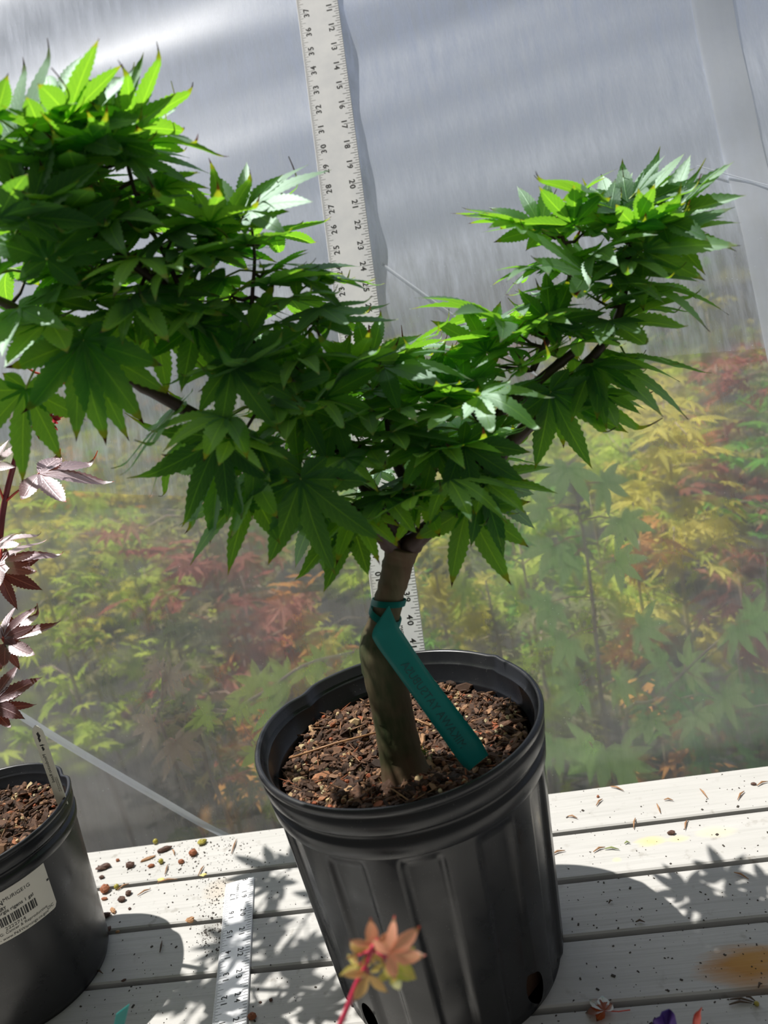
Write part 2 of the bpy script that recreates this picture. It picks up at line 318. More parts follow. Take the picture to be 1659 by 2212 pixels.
def upper_edge(x):
    K = [(-80, 22), (-40, 19.5), (-23.6, 17.4), (-16.5, 15.6), (-11.9, 14.7), (-8.5, 14.2), (-2.7, 15.7), (5.7, 17.3), (13.1, 16.4), (30, 16), (80, 16)]
    for (a, u), (b, v) in zip(K, K[1:]):
        if x <= b: return lerp(u, v, smooth((x-a)/(b-a))) if False else lerp(u, v, (x-a)/(b-a))
    return 16
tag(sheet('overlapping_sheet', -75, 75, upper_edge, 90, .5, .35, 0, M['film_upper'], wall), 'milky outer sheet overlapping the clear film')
def strip(name, pa, pb, w0, w1, mat, off=-.06, n=40, kind='structure', th=.03):
    a, b = at_film(*pa), at_film(*pb); m = MB(); d = (b-a).normalized(); side = Vector((d.z, 0, -d.x)).normalized()
    rows = []
    for i in range(n+1):
        t_ = i/n; p = lerp(a, b, t_); w = lerp(w0, w1, t_)/2
        for s_, o_ in ((-1, 0), (-.15, -.04), (.15, -.04), (1, 0)): q = p+side*w*s_; rows.append(tuple(film_pt(q.x, q.z, off+o_)))
    m.add(rows, [(i*4+k, i*4+k+1, (i+1)*4+k+1, (i+1)*4+k) for i in range(n) for k in range(3)])
    o = m.build(name, mat, loc=tuple(a)); o['kind'] = kind; return o
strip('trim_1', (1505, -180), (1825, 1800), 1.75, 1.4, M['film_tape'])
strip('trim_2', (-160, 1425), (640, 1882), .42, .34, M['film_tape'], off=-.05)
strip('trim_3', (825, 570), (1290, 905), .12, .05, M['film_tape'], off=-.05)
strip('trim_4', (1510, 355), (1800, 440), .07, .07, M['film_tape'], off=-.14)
m = MB(); m.add([(-90, 30.9, -29.92), (90, 30.9, -29.92), (90, -40, -29.92), (-90, -40, -29.92)], [(0, 3, 2, 1)]); o = m.build('floor', M['tape_grey'], loc=(0, 0, -29.92)); o['kind'] = 'structure'
m = MB(); m.add([(-500, 31, -29.95), (500, 31, -29.95), (500, 900, -29.95), (-500, 900, -29.95)], [(0, 1, 2, 3)]); o = m.build('ground', M['soil'], loc=(0, 60, -29.95)); o['kind'] = 'structure'

# ------------------------------------------------------------------ bench
bench = thing('potting_bench', (0, 15, -29.9), 'slatted greenhouse bench of weathered grey-white painted boards carrying both pots', 'bench')
BP = 2.602; YB = 29.26
for k in range(11):
    m = MB(); y1 = YB-k*BP-(.10 if k else 0); y0 = YB-(k+1)*BP+.12; x0, x1, n = -52, 46, 60; sec = [(y0, -1.5), (y0, -.05), (y0+.06, 0), (y1-.06, 0), (y1, -.05), (y1, -1.5)]
    vs = [];
    for i in range(n+1):
        x = lerp(x0, x1, i/n); wv = .02*mn.noise(Vector((x*.3, k*7.3, 0)))
        vs += [(x, y+wv*(1 if j < 3 else -1), z) for j, (y, z) in enumerate(sec)]
    fs = [(i*6+j, i*6+(j+1) % 6, (i+1)*6+(j+1) % 6, (i+1)*6+j) for i in range(n) for j in range(6)] + [(5, 4, 3, 2, 1, 0), tuple(n*6+j for j in range(6))]
    m.add(vs, fs); m.build('board', M['board'], bench, smooth=False)
for x in (-48, -16, 16, 42):
    m = MB(); m.box((x, 15.2, -3.3), (.75, 13.7, 1.75)); m.build('crossbeam', M['timber'], bench, smooth=False)
for x in (-48, 42):
    for y in (3, 27): m = MB(); m.box((x+1.6, y, -15.75), (.9, .9, 14.15)); m.build('leg', M['timber'], bench, smooth=False)

# ------------------------------------------------------------------ writing
_tc = {}
def text_geo(s, bold=0.0):
    if (s, bold) in _tc: return _tc[(s, bold)]
    cu = bpy.data.curves.new('t', 'FONT'); cu.body = s; cu.size = 1; cu.align_x = 'CENTER'; cu.align_y = 'CENTER'; cu.offset = bold; cu.resolution_u = 3
    ob = bpy.data.objects.new('t', cu); C.objects.link(ob); dg = bpy.context.evaluated_depsgraph_get(); dg.update()
    me = ob.evaluated_get(dg).to_mesh(); r = ([tuple(v.co) for v in me.vertices], [tuple(p.vertices) for p in me.polygons])
    ob.evaluated_get(dg).to_mesh_clear(); bpy.data.objects.remove(ob); bpy.data.curves.remove(cu); _tc[(s, bold)] = r; return r
def put_text(m, s, fn, size, bold=.012, cx=0, cy=0, sxf=1.0, a=0.0):
    """fn(u, v) -> 3D point; u along the reading direction, v to the glyph tops"""
    v, f = text_geo(s, bold); m.add([fn(cx+p[0]*size*sxf, cy+p[1]*size) for p in v], f, 0, None, a)

# ------------------------------------------------------------------ rulers
def ruler(name, label, P0, d, side, nrm, width, th, n0, n1, total, lab, right0):
    """P0: right edge at inch 0 of the right-hand scale; d: towards growing numbers; side: from right edge to left edge; nrm: out of the face"""
    o = thing(name, P0+d*n1, label, 'ruler'); m = MB()
    a, b = P0+d*n0, P0+d*n1
    def pt(n, s, h=0.0): return P0+d*n+side*s+nrm*h
    c = [(pt(n, s, h)) for n in (n0, n1) for s in (0, .015, width-.015, width) for h in (0,)]
    vs = [pt(n, s, h) for n in (n0, n1) for s, h in ((0, -th), (0, -.02), (.02, 0), (width-.02, 0), (width, -.02), (width, -th))]
    m.add(vs, [(j, (j+1) % 6, 6+(j+1) % 6, 6+j) for j in range(6)]+[(5, 4, 3, 2, 1, 0), (6, 7, 8, 9, 10, 11)]); m.build('blade', M['alu'], o, smooth=False)
    tk = MB(); nu = MB(); H = .006
    def tick(n, s0, s1, w=.016):
        if n0+.02 < n < n1-.02: tk.add([pt(n-w/2, s0, H), pt(n+w/2, s0, H), pt(n+w/2, s1, H), pt(n-w/2, s1, H)], [(0, 1, 2, 3)])
    for i in range(int(n0*8), int(n1*8)+1):
        k = i % 8; tick(i/8, .02, lab['r'][0] if k == 0 else lab['r'][1] if k == 4 else lab['r'][2] if k % 2 == 0 else lab['r'][3])
    for i in range(int(n0*16), int(n1*16)+1):
        k = i % 16; tick(i/16, width-.02, width-(lab['l'][0] if k == 0 else lab['l'][1] if k == 8 else lab['l'][2] if k % 4 == 0 else lab['l'][3] if k % 2 == 0 else lab['l'][4]), .011)
    tk.build('tick_marks', M['ink'], o)
    for n in range(int(math.ceil(n0-.3)), int(n1)+1):
        cr_ = lab['r'][0]-.02; cl = width-lab['l'][0]+.02
        s1, s2 = str(n), str(total-n)
        if n > n0+.05:
            for ch, off in zip(s1, (-.13, .13) if len(s1) == 2 else (0,)): put_text(nu, ch, lambda u, v, n=n, off=off: pt(n+off+u, cr_-v, H), lab['size'], lab['bold'])
            for ch, off in zip(s2, (.13, -.13) if len(s2) == 2 else (0,)): put_text(nu, ch, lambda u, v, n=n, off=off: pt(n+off-u, cl+v, H), lab['size'], lab['bold'])
        elif n > n0-.3:
            put_text(nu, s1[-1], lambda u, v, n=n: pt(n+.13+u, cr_-v, H), lab['size'], lab['bold'])
    nu.build('number_lettering', M['ink'], o); return o, pt
d1 = Vector((-.032, -.377, -.926)).normalized(); P26 = Vector((-3.236, 35.557, 21.504))
w1 = Vector((-1, 0, 0)); w1 = (w1-d1*w1.dot(d1)).normalized(); n1v = w1.cross(d1)*-1
if n1v.y > 0: n1v = -n1v
L1 = dict(r=(.50, .36, .25, .18), l=(.45, .33, .26, .18, .12), size=.37, bold=.018)
ru, pt1 = ruler('ruler', 'long aluminium ruler standing behind the green maple and leaning on the film wall', P26-d1*26, d1, w1, n1v, 2.0, .06, 1.5, 48.3, 48, L1, 0)
m = MB(); put_text(m, 'MADE IN U.S.A.', lambda u, v: pt1(40.75+u, .88-v, .006), .17, .0); m.build('lettering', M['ink'], ru)
th = .218; d2 = Vector((math.sin(th), -math.cos(th), 0)); w2 = Vector((-math.cos(th), -math.sin(th), 0))
# right-hand edge of the lying ruler
e1, e2 = at_z(548.5, 1893, .12), at_z(534.5, 2180, .12); d2 = (e2-e1).normalized(); w2 = Vector((d2.y, -d2.x, 0))
lw_ = (at_z(488, 1906, .12)-e1).dot(w2)
t19 = (at_z(546, 1926, .12)-e1).dot(d2)
L2 = dict(r=(.40, .30, .22, .17), l=(.38, .30, .24, .17, .10), size=.30, bold=.012)
ru2, pt2 = ruler('ruler', 'short aluminium ruler lying flat on the bench left of the big pot', e1+d2*(t19-19)+Vector((0, 0, 0)), d2, w2, Vector((0, 0, 1)), max(1.15, lw_), .11, 19-t19, 34, 36, L2, 0)
m = MB(); put_text(m, 'ONBIN U.S.A.', lambda u, v: pt2(18.72+u, .66-v, .006), .155, .0, sxf=1.05); m.build('lettering', M['ink'], ru2)

# ------------------------------------------------------------------ pots
def make_pot(name, label, cx, cy, R, H, flutes, depth, dent=None, hole=None, soilz=None, lipk=1.0):
    root = thing(name, (cx, cy, 0), label, 'plant pot'); Rb = R*.845
    def rz(z):   # outer wall radius under the rim
        return lerp(Rb, R*.955, z/(H-.95*lipk))
    NA = 288
    def ring(f, zr, rr):
        return [(cx+rr(a, zr)*math.cos(a), cy+rr(a, zr)*math.sin(a), zr) for a in (i*2*math.pi/NA for i in range(NA))]
    zb = H-1.75*lipk
    def wall_r(a, z):
        r = rz(z); w = math.sin(a*flutes/2); fl = smooth((w*4.5+1)/2)
        k = smooth((zb-z)/.35)*(1 if z > .25 else smooth(z/.25*.999))
        return r - depth*fl*k - .12*(1-smooth(z/.35))
    m = MB(); zs = [0, .05, .12, .2, .3]+[.3+(zb-.3)*i/60 for i in range(1, 61)]+[zb+.05, zb+.1]
    for z in zs: m.v += [(cx+wall_r(a, z)*math.cos(a), cy+wall_r(a, z)*math.sin(a), z) for a in (i*2*math.pi/NA for i in range(NA))]
    m.vuv = [(0, 0)]*len(m.v); m.attr = [0.0]*len(m.v)
    holes = hole or []
    def he(i_, p):
        a_, z_, ra, rzz = holes[i_]; an = math.atan2(p[1]-cy, p[0]-cx); da = (an-a_+math.pi) % (2*math.pi)-math.pi; return da*Rb/ra, (p[2]-z_)/rzz
    for i_ in range(len(holes)):
        for k, p in enumerate(m.v):
            u, v = he(i_, p); q = math.hypot(u, v)
            if .78 < q < 1.22:
                a_, z_, ra, rzz = holes[i_]; an = a_+u/q*ra/Rb; z = z_+v/q*rzz; r = wall_r(an, z); m.v[k] = (cx+r*math.cos(an), cy+r*math.sin(an), z)
    for j in range(len(zs)-1):
        for i in range(NA):
            f = (j*NA+i, j*NA+(i+1) % NA, (j+1)*NA+(i+1) % NA, (j+1)*NA+i); cpt = [sum(m.v[k][q] for k in f)/4 for q in range(3)]
            if any(math.hypot(*he(i_, cpt)) < .97 for i_ in range(len(holes))): continue
            m.f.append(f); m.m.append(0)
    m.f.append(tuple(range(NA))[::-1]); m.m.append(0)
    m.build('pot_body', M['pot'], root)
    # rim: lower band, groove, rolled lip, then the inner wall with its ledges
    l = lipk; prof = [(zb+.02, rz(zb)-.02), (zb+.05, rz(zb)+.05), (zb+.12, rz(zb)+.09), (H-1.25*l, rz(zb)+.13), (H-1.18*l, rz(zb)+.09), (H-1.12*l, R*.945), (H-.95*l, R*.945), (H-.88*l, R*.975), (H-.80*l, R*.985), (H-.40*l, R*.992),
                      (H-.34*l, R*.975), (H-.28*l, R*.978), (H-.22*l, R*1.0), (H-.06*l, R*1.003), (H, R*.992), (H, R*.974), (H-.05*l, R*.962), (H-.35*l, R*.955), (H-.42*l, R*.93), (H-.46*l, R*.925), (H-1.0*l, R*.915), (H-1.06*l, R*.895), (H-1.12*l, R*.89), (H-2.4*l, R*.855)]
    m = MB()
    def dd(a, z):
        if not dent: return 0, 0
        s_ = 0; h_ = 0
        for (da, w, amt, dz) in dent:
            q = ((a-da+math.pi) % (2*math.pi)-math.pi)/w; k = math.exp(-q*q)*smooth((z-(H-1.6*l))/(1.4*l)); s_ += amt*k; h_ += dz*k
        return s_, h_
    for z, r in prof:
        for i in range(NA):
            a = i*2*math.pi/NA; q, h_ = dd(a, z); m.v.append((cx+(r+q)*math.cos(a), cy+(r+q)*math.sin(a), z+h_))
    m.f = [(j*NA+i, j*NA+(i+1) % NA, (j+1)*NA+(i+1) % NA, (j+1)*NA+i) for j in range(len(prof)-1) for i in range(NA)]
    m.m = [0]*len(m.f); m.vuv = [(0, 0)]*len(m.v); m.attr = [0.0]*len(m.v); m.build('rim', M['pot'], root); return root
PX, PY, PR, PH = -4.0, 21.5, 4.56, 9.1
def ang(px, py, z, cx, cy): q = at_z(px, py, z); return math.atan2(q.y-cy, q.x-cx)
def pot_hit(px, py):
    d = ray(px, py)
    for i in range(4000):
        p = EYE+d*(12+i*.005)
        if p.z < PH-1.9 and math.hypot(p.x-PX, p.y-PY) < lerp(PR*.845, PR*.95, p.z/8): return p
    return EYE+d*20
h1 = pot_hit(1160, 2135); h2 = pot_hit(800, 2200)
A1 = math.atan2(h1.y-PY, h1.x-PX); A2 = math.atan2(h2.y-PY, h2.x-PX)
dent = [(ang(655, 1500, PH, PX, PY), .10, -.20, .02), (ang(600, 1560, PH, PX, PY), .2, .06, 0), (ang(1075, 1415, PH, PX, PY), .05, .05, .03)]
pot = make_pot('nursery_pot', 'large black ribbed nursery pot in the middle, holding the big green maple', PX, PY, PR, PH, 24, .15, dent, [(A1, h1.z, .30, .62), (A2, h2.z, .30, .62)])
QX, QY, QR, QH = -20.2, 22.3, 3.47, 7.0
pot2 = make_pot('nursery_pot', 'smaller black nursery pot with a white barcode sticker, cut by the left frame edge', QX, QY, QR, QH, 16, .0, [(ang(140, 1665, QH, QX, QY), .10, -.12, -.08)], None, lipk=.75)

# potting mix
def mulch(name, label, cx, cy, R, z, n, seed, hill=.25, group=None):
    r = random.Random(seed); m = MB()
    K = 40
    def hz(x, y): return z+hill*mn.noise(Vector((x*.55, y*.55, seed)))+.10*mn.noise(Vector((x*2.2, y*2.2, seed)))
    g = [(0, 0)]+[(R*(i/12)*math.cos(a), R*(i/12)*math.sin(a)) for i in range(1, 13) for a in (k*2*math.pi/K for k in range(K))]
    m.add([(cx+x, cy+y, hz(x, y)) for x, y in g], [(0, 1+k, 1+(k+1) % K) for k in range(K)]+[(1+(i-1)*K+k, 1+i*K+k, 1+i*K+(k+1) % K, 1+(i-1)*K+(k+1) % K) for i in range(1, 12) for k in range(K)], 0, None, .08)
    # body of the mix down to the pot floor
    zb = .4; Rb = R*.90; rows = [(cx+rr*math.cos(a), cy+rr*math.sin(a), zz) for rr, zz in ((R, z-.1), (Rb, zb)) for a in (k*2*math.pi/K for k in range(K))]
    m.add(rows, [(k, (k+1) % K, K+(k+1) % K, K+k) for k in range(K)]+[tuple(K+k for k in range(K))], 0, None, .3)
    for i in range(n):
        a = r.uniform(0, 2*math.pi); q = R*math.sqrt(r.random())*.985; x, y = q*math.cos(a), q*math.sin(a); L = r.uniform(.08, .40)*(1 if r.random() < .85 else 1.6)
        kind = r.random(); tone = r.choice([r.uniform(0, .35), r.uniform(.1, .6), r.uniform(.3, .78), r.uniform(.2, .95)])
        if kind < .10: h = Vector((L*1.6, .02, .02)); tone = r.uniform(.5, .93)
        elif kind < .17: h = Vector((.09, .08, .07)); tone = r.choice([.99, .93, .8, .86])
        else: h = Vector((L*.62, L*r.uniform(.22, .45), r.uniform(.02, .07)))
        rot = Matrix.Rotation(r.uniform(0, 6.28), 3, 'Z') @ Matrix.Rotation(r.gauss(0, .45), 3, 'X') @ Matrix.Rotation(r.gauss(0, .35), 3, 'Y')
        c_ = Vector((cx+x, cy+y, hz(x, y)+r.uniform(0, .12)))
        ring = []
        nn = 6
        for zz, s_ in ((-1, .75), (0, 1), (1, .7)):
            ring += [c_+rot @ Vector((h.x*s_*math.cos(k*1.047)*r.uniform(.75, 1.15), h.y*s_*math.sin(k*1.047)*r.uniform(.75, 1.15), h.z*zz)) for k in range(nn)]
        m.add(ring, [(j*nn+k, j*nn+(k+1) % nn, (j+1)*nn+(k+1) % nn, (j+1)*nn+k) for j in range(2) for k in range(nn)]+[tuple(range(nn))[::-1], tuple(range(12, 18))], 0, None, tone)
    o = m.build(name, M['mulch'], loc=(cx, cy, z), smooth=False); return tag(o, label, 'potting mix', group, 'stuff'), hz
_, hz1 = mulch('bark_potting_mix', 'coarse brown bark mix filling the large ribbed pot around the trunk', PX, PY, PR*.86, 7.95, 3600, 3, .35)
_, hz2 = mulch('bark_potting_mix', 'reddish brown bark mix in the small left pot', QX, QY, QR*.87, 6.2, 1500, 5, .3)

# sticker on the small pot, wrapped round its wall
def pot2_pt(a, z, off=.02):
    r = lerp(QR*.845, QR*.955, z/(QH-.95*.75))+off; return Vector((QX+r*math.cos(a), QY+r*math.sin(a), z))
def pot2_hit(px, py):
    d = ray(px, py)
    for i in range(4000):
        p = EYE+d*(12+i*.005)
        r = lerp(QR*.845, QR*.955, p.z/(QH-.7))
        if p.z < QH and math.hypot(p.x-QX, p.y-QY) < r: return math.atan2(p.y-QY, p.x-QX), p.z
    return 0, 3
aT, zT = pot2_hit(92, 1856); aB, zB = pot2_hit(124, 1962); 
aR = (aT+aB)/2; ztop = zT+.05; zbot = pot2_hit(0, 2040)[1]
SW = 3.2; RB = QR*.9
def stk(u, v, off=.02): return pot2_pt(aR-(SW-u)/RB, zbot+v, off)   # u: inches from the sticker's left edge, v: up
SH = ztop-zbot
m = MB(); nu_, nv_ = 40, 12; rc = .16
for i in range(nu_+1):
    u = SW*i/nu_; e_ = 0
    d_ = min(u, SW-u); e_ = rc-math.sqrt(max(0, rc*rc-(rc-d_)**2)) if d_ < rc else 0
    for j in range(nv_+1): m.v.append(tuple(stk(u, lerp(e_, SH-e_, j/nv_))))
m.f = [(i*(nv_+1)+j, (i+1)*(nv_+1)+j, (i+1)*(nv_+1)+j+1, i*(nv_+1)+j+1) for i in range(nu_) for j in range(nv_)]; m.m = [0]*len(m.f); m.vuv = [(0, 0)]*len(m.v); m.attr = [0]*len(m.v)
stick = m.build('sticker', M['paper'], pot2); stick['label'] = 'white barcode sticker'
tx = MB()
def line(s, u1, v, size, bold, sxf=1.0):      # right-aligned at u1
    vs, f = text_geo(s, bold); w = max(p[0] for p in vs); tx.add([stk(u1+(p[0]-w)*size*sxf, v+p[1]*size, .028) for p in vs], f)
k_ = SH/2.1
line('MURIGE1G', SW-.62, 1.57*k_, .19, 0, .95); line('MARTIN', SW-1.50, 1.50*k_, .24, .03, .7); line('NURSERY', SW-1.45, 1.27*k_, .17, .03, .7)
line('Muhlenbergia rigens 1 gal', SW-.62, 1.13*k_, .175, .012, .95); line('2222714', SW-1.05, .47*k_, .17, 0, 1.1)
line('WARNING: Cancer & Reproductive', SW-.34, .32*k_, .145, 0, 1.0); line('Harm - www.P65Warnings.ca.gov', SW-.34, .12*k_, .145, 0, 1.0); line('OC', SW-.12, .20*k_, .15, 0, 1.1)
u = SW-2.6; rb = random.Random(4)
while u < SW-.64:
    w = rb.choice([.015, .03, .045, .06]); tx.add([stk(u, .60*k_, .028), stk(u+w, .60*k_, .028), stk(u+w, .95*k_, .028), stk(u, .95*k_, .028)], [(0, 1, 2, 3)]); u += w+rb.choice([.015, .03, .04])
tx.add([stk(SW-.09, 1.18*k_, .028), stk(SW-.01, 1.18*k_, .028), stk(SW-.01, 1.26*k_, .028), stk(SW-.09, 1.26*k_, .028)], [(0, 1, 2, 3)])
tx.build('print', M['ink'], stick)
# white plant marker
mk0 = at_y(76, 1568, 22.9); mk1 = at_y(132, 1728, 22.9)
ddn = (mk1-mk0).normalized(); sd = RT-ddn*RT.dot(ddn); sd.normalize(); fn_ = ddn.cross(sd); fn_ = fn_ if fn_.dot(FW) < 0 else -fn_
mk = thing('plant_marker', mk1, 'slim white plastic plant marker stuck in the small left pot', 'plant marker')
m = MB(); LM = (mk1-mk0).length+.5; W_ = .20
prof = [(0, .03), (.05, .09), (.12, .14), (.25, .19), (.4, W_), (LM-.3, W_*.95), (LM, .05)]
for h in (0, -.035): m.v += [tuple(mk0+ddn*a+sd*s_*b+fn_*(h-.0)) for a, b in prof for s_ in (-1, 1)]
n_ = len(prof); m.f = [(i*2, i*2+1, i*2+3, i*2+2) for i in range(n_-1)]+[(2*n_+i*2+2, 2*n_+i*2+3, 2*n_+i*2+1, 2*n_+i*2) for i in range(n_-1)]+[(i*2, i*2+2, 2*n_+i*2+2, 2*n_+i*2) for i in range(n_-1)]+[(i*2+3, i*2+1, 2*n_+i*2+1, 2*n_+i*2+3) for i in range(n_-1)]
m.m = [0]*len(m.f); m.vuv = [(0, 0)]*len(m.v); m.attr = [0]*len(m.v); m.build('stake', M['white'], mk, smooth=False)
m = MB(); mkp = lambda u, v: mk0+ddn*u+sd*(-v)+fn_*.006
for (a, b, r1, r2) in ((.38, .0, .14, .06), (.55, .02, .12, .05), (.78, 0, .03, .10), (.92, .0, .10, .05)):
    m.add([mkp(a+r1*math.cos(k*.7)*(.8+.3*(k % 2)), b+r2*math.sin(k*.7)*(.7+.4*(k % 2))) for k in range(9)], [tuple(range(9))])
put_text(m, 'Mendocino Reed', lambda u, v: mkp(1.72+u, v+.04), .17, 0)
for q in (-.06, -.12): put_text(m, 'ornamental grass full sun', lambda u, v, q=q: mkp(2.4+u, v+q), .06, 0)
m.build('print', M['ink'], mk)
# ------------------------------------------------------------------ leaves
def leaf_geo(seed, nl=7, wf=1.0, serr=.13, droop=.25, fold=.25, st=12, curl=.0, wmax=.165, spread=1.0):
    r = random.Random(seed); V = []; Fc = []; UV = []
    if nl == 7: A = [(0, 1.0), (37, .95), (-37, .95), (73, .74), (-73, .74), (118, .36), (-118, .36)]
    else: A = [(0, 1.0), (44, .88), (-44, .88), (90, .55), (-90, .55)]
    for li, (a, L) in enumerate(A):
        a = R_(a*spread+r.uniform(-4, 4)); L *= r.uniform(.92, 1.08); bend = r.uniform(-.12, .12); dr = droop*r.uniform(.3, 1.6); cu = curl*r.uniform(0, 2); ca, sa = math.cos(a), math.sin(a)
        W0 = wmax*wf*(.75 if L < .5 else 1)*r.uniform(.9, 1.1); side = bend
        base = len(V); z0 = -.004*li
        for i in range(st+1):
            t_ = i/st
            prof = smooth(min(1, t_/.42))*.66+.34 if t_ < .42 else math.cos(math.pi/2*((t_-.42)/.58)**1.15)**1.15 if t_ < 1 else 0
            if t_ < .06: prof *= t_/.06*.9+.1
            w = W0*max(prof, .02)
            if i % 2 == 1 and t_ > .3: w *= 1+serr*1.4
            if i % 2 == 0 and t_ > .3: w *= 1-serr
            px = L*t_; off = side*t_*t_*L
            z = z0-dr*L*t_*t_+cu*max(0, t_-.8)**2*3.5*L
            zz = fold*w*.9
            for k, q in ((-1, w), (0, 0), (1, w)):
                y = off+k*q; x = px+(.012 if k == 0 else (-.0))
                V.append((ca*x-sa*y, sa*x+ca*y, z+(zz if k else 0))); UV.append((k*1.0, t_))
        for i in range(st):
            o_ = base+i*3; Fc += [(o_, o_+1, o_+4, o_+3), (o_+1, o_+2, o_+5, o_+4)]
    return V, Fc, UV
LG = [leaf_geo(100+i, nl=7 if i % 3 else 5, droop=[.05, .16, .32, .10][i % 4], fold=[.2, .45, .1][i % 3], curl=[0, .8, 0, 1.2, .3][i % 5], st=26, serr=.075, wmax=.122 if i % 3 else .142) for i in range(14)]
def put_leaf(m, base, d, n, size, li=None, mi=0, tone=None, r=rnd, wide=1.0):
    d = d.normalized(); n = (n-d*n.dot(d)); n = n.normalized() if n.length > 1e-3 else d.orthogonal().normalized(); y = n.cross(d)
    V, Fc, UV = LG[li if li is not None else r.randrange(len(LG))]
    m.add([base+d*(p[0]*size)+y*(p[1]*size*wide)+n*(p[2]*size) for p in V], Fc, mi, UV, r.random() if tone is None else tone)
def petiole(m, a, b, mi=1, rad=.028, sag=.1, r=rnd):
    mid = (a+b)/2+Vector((r.uniform(-.1, .1), r.uniform(-.1, .1), sag*(b-a).length*r.uniform(-.5, 1.5)))
    m.tube([a, lerp(a, mid, .55)+Vector((0, 0, .02)), mid, lerp(mid, b, .6), b], [rad*1.3, rad, rad, rad, rad*.8], 5, mi, 0)

# ------------------------------------------------------------------ the big maple
maple = thing('japanese_maple', (-3.95, 20.3, 7.9), 'big green Japanese maple with forked trunk growing in the large ribbed pot', 'potted tree')
def pl(*pts): return [at_y(a, b, y) for a, b, y in pts]
tr_pts = pl((884, 1690, 20.0), (868, 1640, 20.1), (852, 1560, 20.2), (838, 1490, 20.3), (824, 1420, 20.35), (822, 1375, 20.45), (832, 1330, 20.5), (843, 1285, 20.55), (853, 1240, 20.6), (862, 1205, 20.6), (868, 1180, 20.6))
tp = spline(tr_pts, 6); rads = []
for i in range(len(tp)):
    t_ = i/(len(tp)-1); rads.append(.62+.30*max(0, 1-t_*6)**2 if t_ < .45 else lerp(.60, .40, smooth((t_-.45)/.16)) if t_ < .61 else lerp(.40, .47, (t_-.61)/.39))
m = MB(); m.tube(tp, [r_*(1+.05*mn.noise(Vector((0, 0, i*.5)))) for i, r_ in enumerate(rads)], 20)
for v_i, v_ in enumerate(m.v):
    p = Vector(v_); k = .05*mn.noise(p*2.6)+.025*mn.noise(p*7); c_ = min(tp, key=lambda q: (q-p).length); dirn = (p-c_)
    if dirn.length > 0: m.v[v_i] = tuple(p+dirn.normalized()*k)
trunk = m.build('trunk', M['bark'], maple)
# the stub of the old leader left beside the graft, and its brown callus
m = MB(); a_ = at_y(812, 1420, 20.2); b_ = at_y(803, 1372, 20.25); m.tube([a_+Vector((0, 0, -.6)), a_, lerp(a_, b_, .6), b_], [.38, .36, .26, .06], 12); m.build('graft_scar', M['scar'], trunk)
BR = {}
BR['left_low'] = ([(862, 1205, 20.6), (835, 1165, 20.3), (790, 1130, 19.8), (720, 1085, 19.4), (640, 1035, 19.2), (565, 985, 19.1), (490, 935, 19.0), (400, 885, 18.9), (310, 835, 18.8), (235, 792, 18.8), (160, 735, 18.8), (80, 690, 18.8), (-20, 640, 18.8)], .27, .11)
BR['left_mid'] = ([(862, 1200, 20.8), (850, 1150, 20.7), (800, 1060, 20.6), (750, 985, 20.6), (700, 920, 20.6), (660, 868, 20.5), (600, 800, 20.3), (520, 730, 20.0), (450, 690, 19.8), (395, 648, 19.7), (330, 600, 19.6), (262, 548, 19.5), (150, 455, 19.4), (60, 380, 19.3), (10, 340, 19.3)], .28, .10)
BR['right_low'] = ([(866, 1205, 20.6), (900, 1165, 20.5), (950, 1120, 20.5), (1010, 1050, 20.6), (1060, 1000, 20.7), (1110, 950, 20.8), (1150, 912, 20.9), (1172, 890, 20.9)], .30, .17)
BR['right_mid'] = ([(1000, 1062, 20.6), (1040, 960, 21.0), (1090, 880, 21.3), (1130, 850, 21.4), (1190, 800, 21.6), (1240, 820-60, 21.8)], .18, .12)
BR['right_top'] = ([(1110, 868, 21.4), (1190, 845, 21.8), (1240, 815, 21.9), (1290, 760, 22.0), (1325, 712, 22.1), (1345, 650, 22.2), (1352, 590, 22.3), (1365, 520, 22.4), (1390, 460, 22.4)], .19, .07)
BR['right_inner'] = ([(1150, 800, 21.6), (1190, 720, 21.7), (1225, 650, 21.8), (1230, 580, 21.8), (1215, 510, 21.8)], .10, .05)
BR['centre'] = ([(866, 1195, 20.9), (885, 1140, 21.1), (880, 1060, 21.2), (850, 980, 21.3), (835, 890, 21.3), (820, 800, 21.3)], .20, .08)
BR['back'] = ([(868, 1190, 21.0), (880, 1130, 22.2), (890, 1060, 23.5), (880, 980, 24.5), (850, 900, 25.2), (830, 830, 25.6)], .18, .06)
BR['far_left'] = ([(-20, 640, 18.8), (-130, 620, 20.5), (-250, 600, 22.5), (-370, 620, 24.5), (-460, 680, 26)], .11, .05)
BR['left_top'] = ([(400, 650, 19.7), (360, 560, 19.7), (300, 440, 19.7), (270, 330, 19.7), (255, 270, 19.7)], .07, .035)
BR['left_upright'] = ([(540, 745, 20.1), (545, 640, 20.1), (550, 560, 20.1), (545, 500, 20.1)], .07, .035)
brobj = {}; brpts = {}
for k, (pts, r0, r1) in BR.items():
    sp3 = spline(pl(*pts), 5); m = MB(); n_ = len(sp3); m.tube(sp3, [lerp(r0, r1, (i/(n_-1))**.8)*(1.18 if i % 9 == 4 else 1) for i in range(n_)], 10)
    brobj[k] = m.build('branch', M['bark'] if r0 > .25 and False else M['twig'], maple); brpts[k] = sp3
m = MB(); a_ = at_y(800, 1040, 20.6); b_ = at_y(700, 1026, 20.3); m.tube([a_, lerp(a_, b_, .5), b_], [.09, .07, .03], 7); m.build('twig_stub', M['twig'], brobj['left_mid'])
FOL = {k: MB() for k in BR}
def nearest(p):
    best = None
    for k, ps in brpts.items():
        for q in ps:
            d_ = (q-p).length
            if best is None or d_ < best[0]: best = (d_, k, q)
    return best
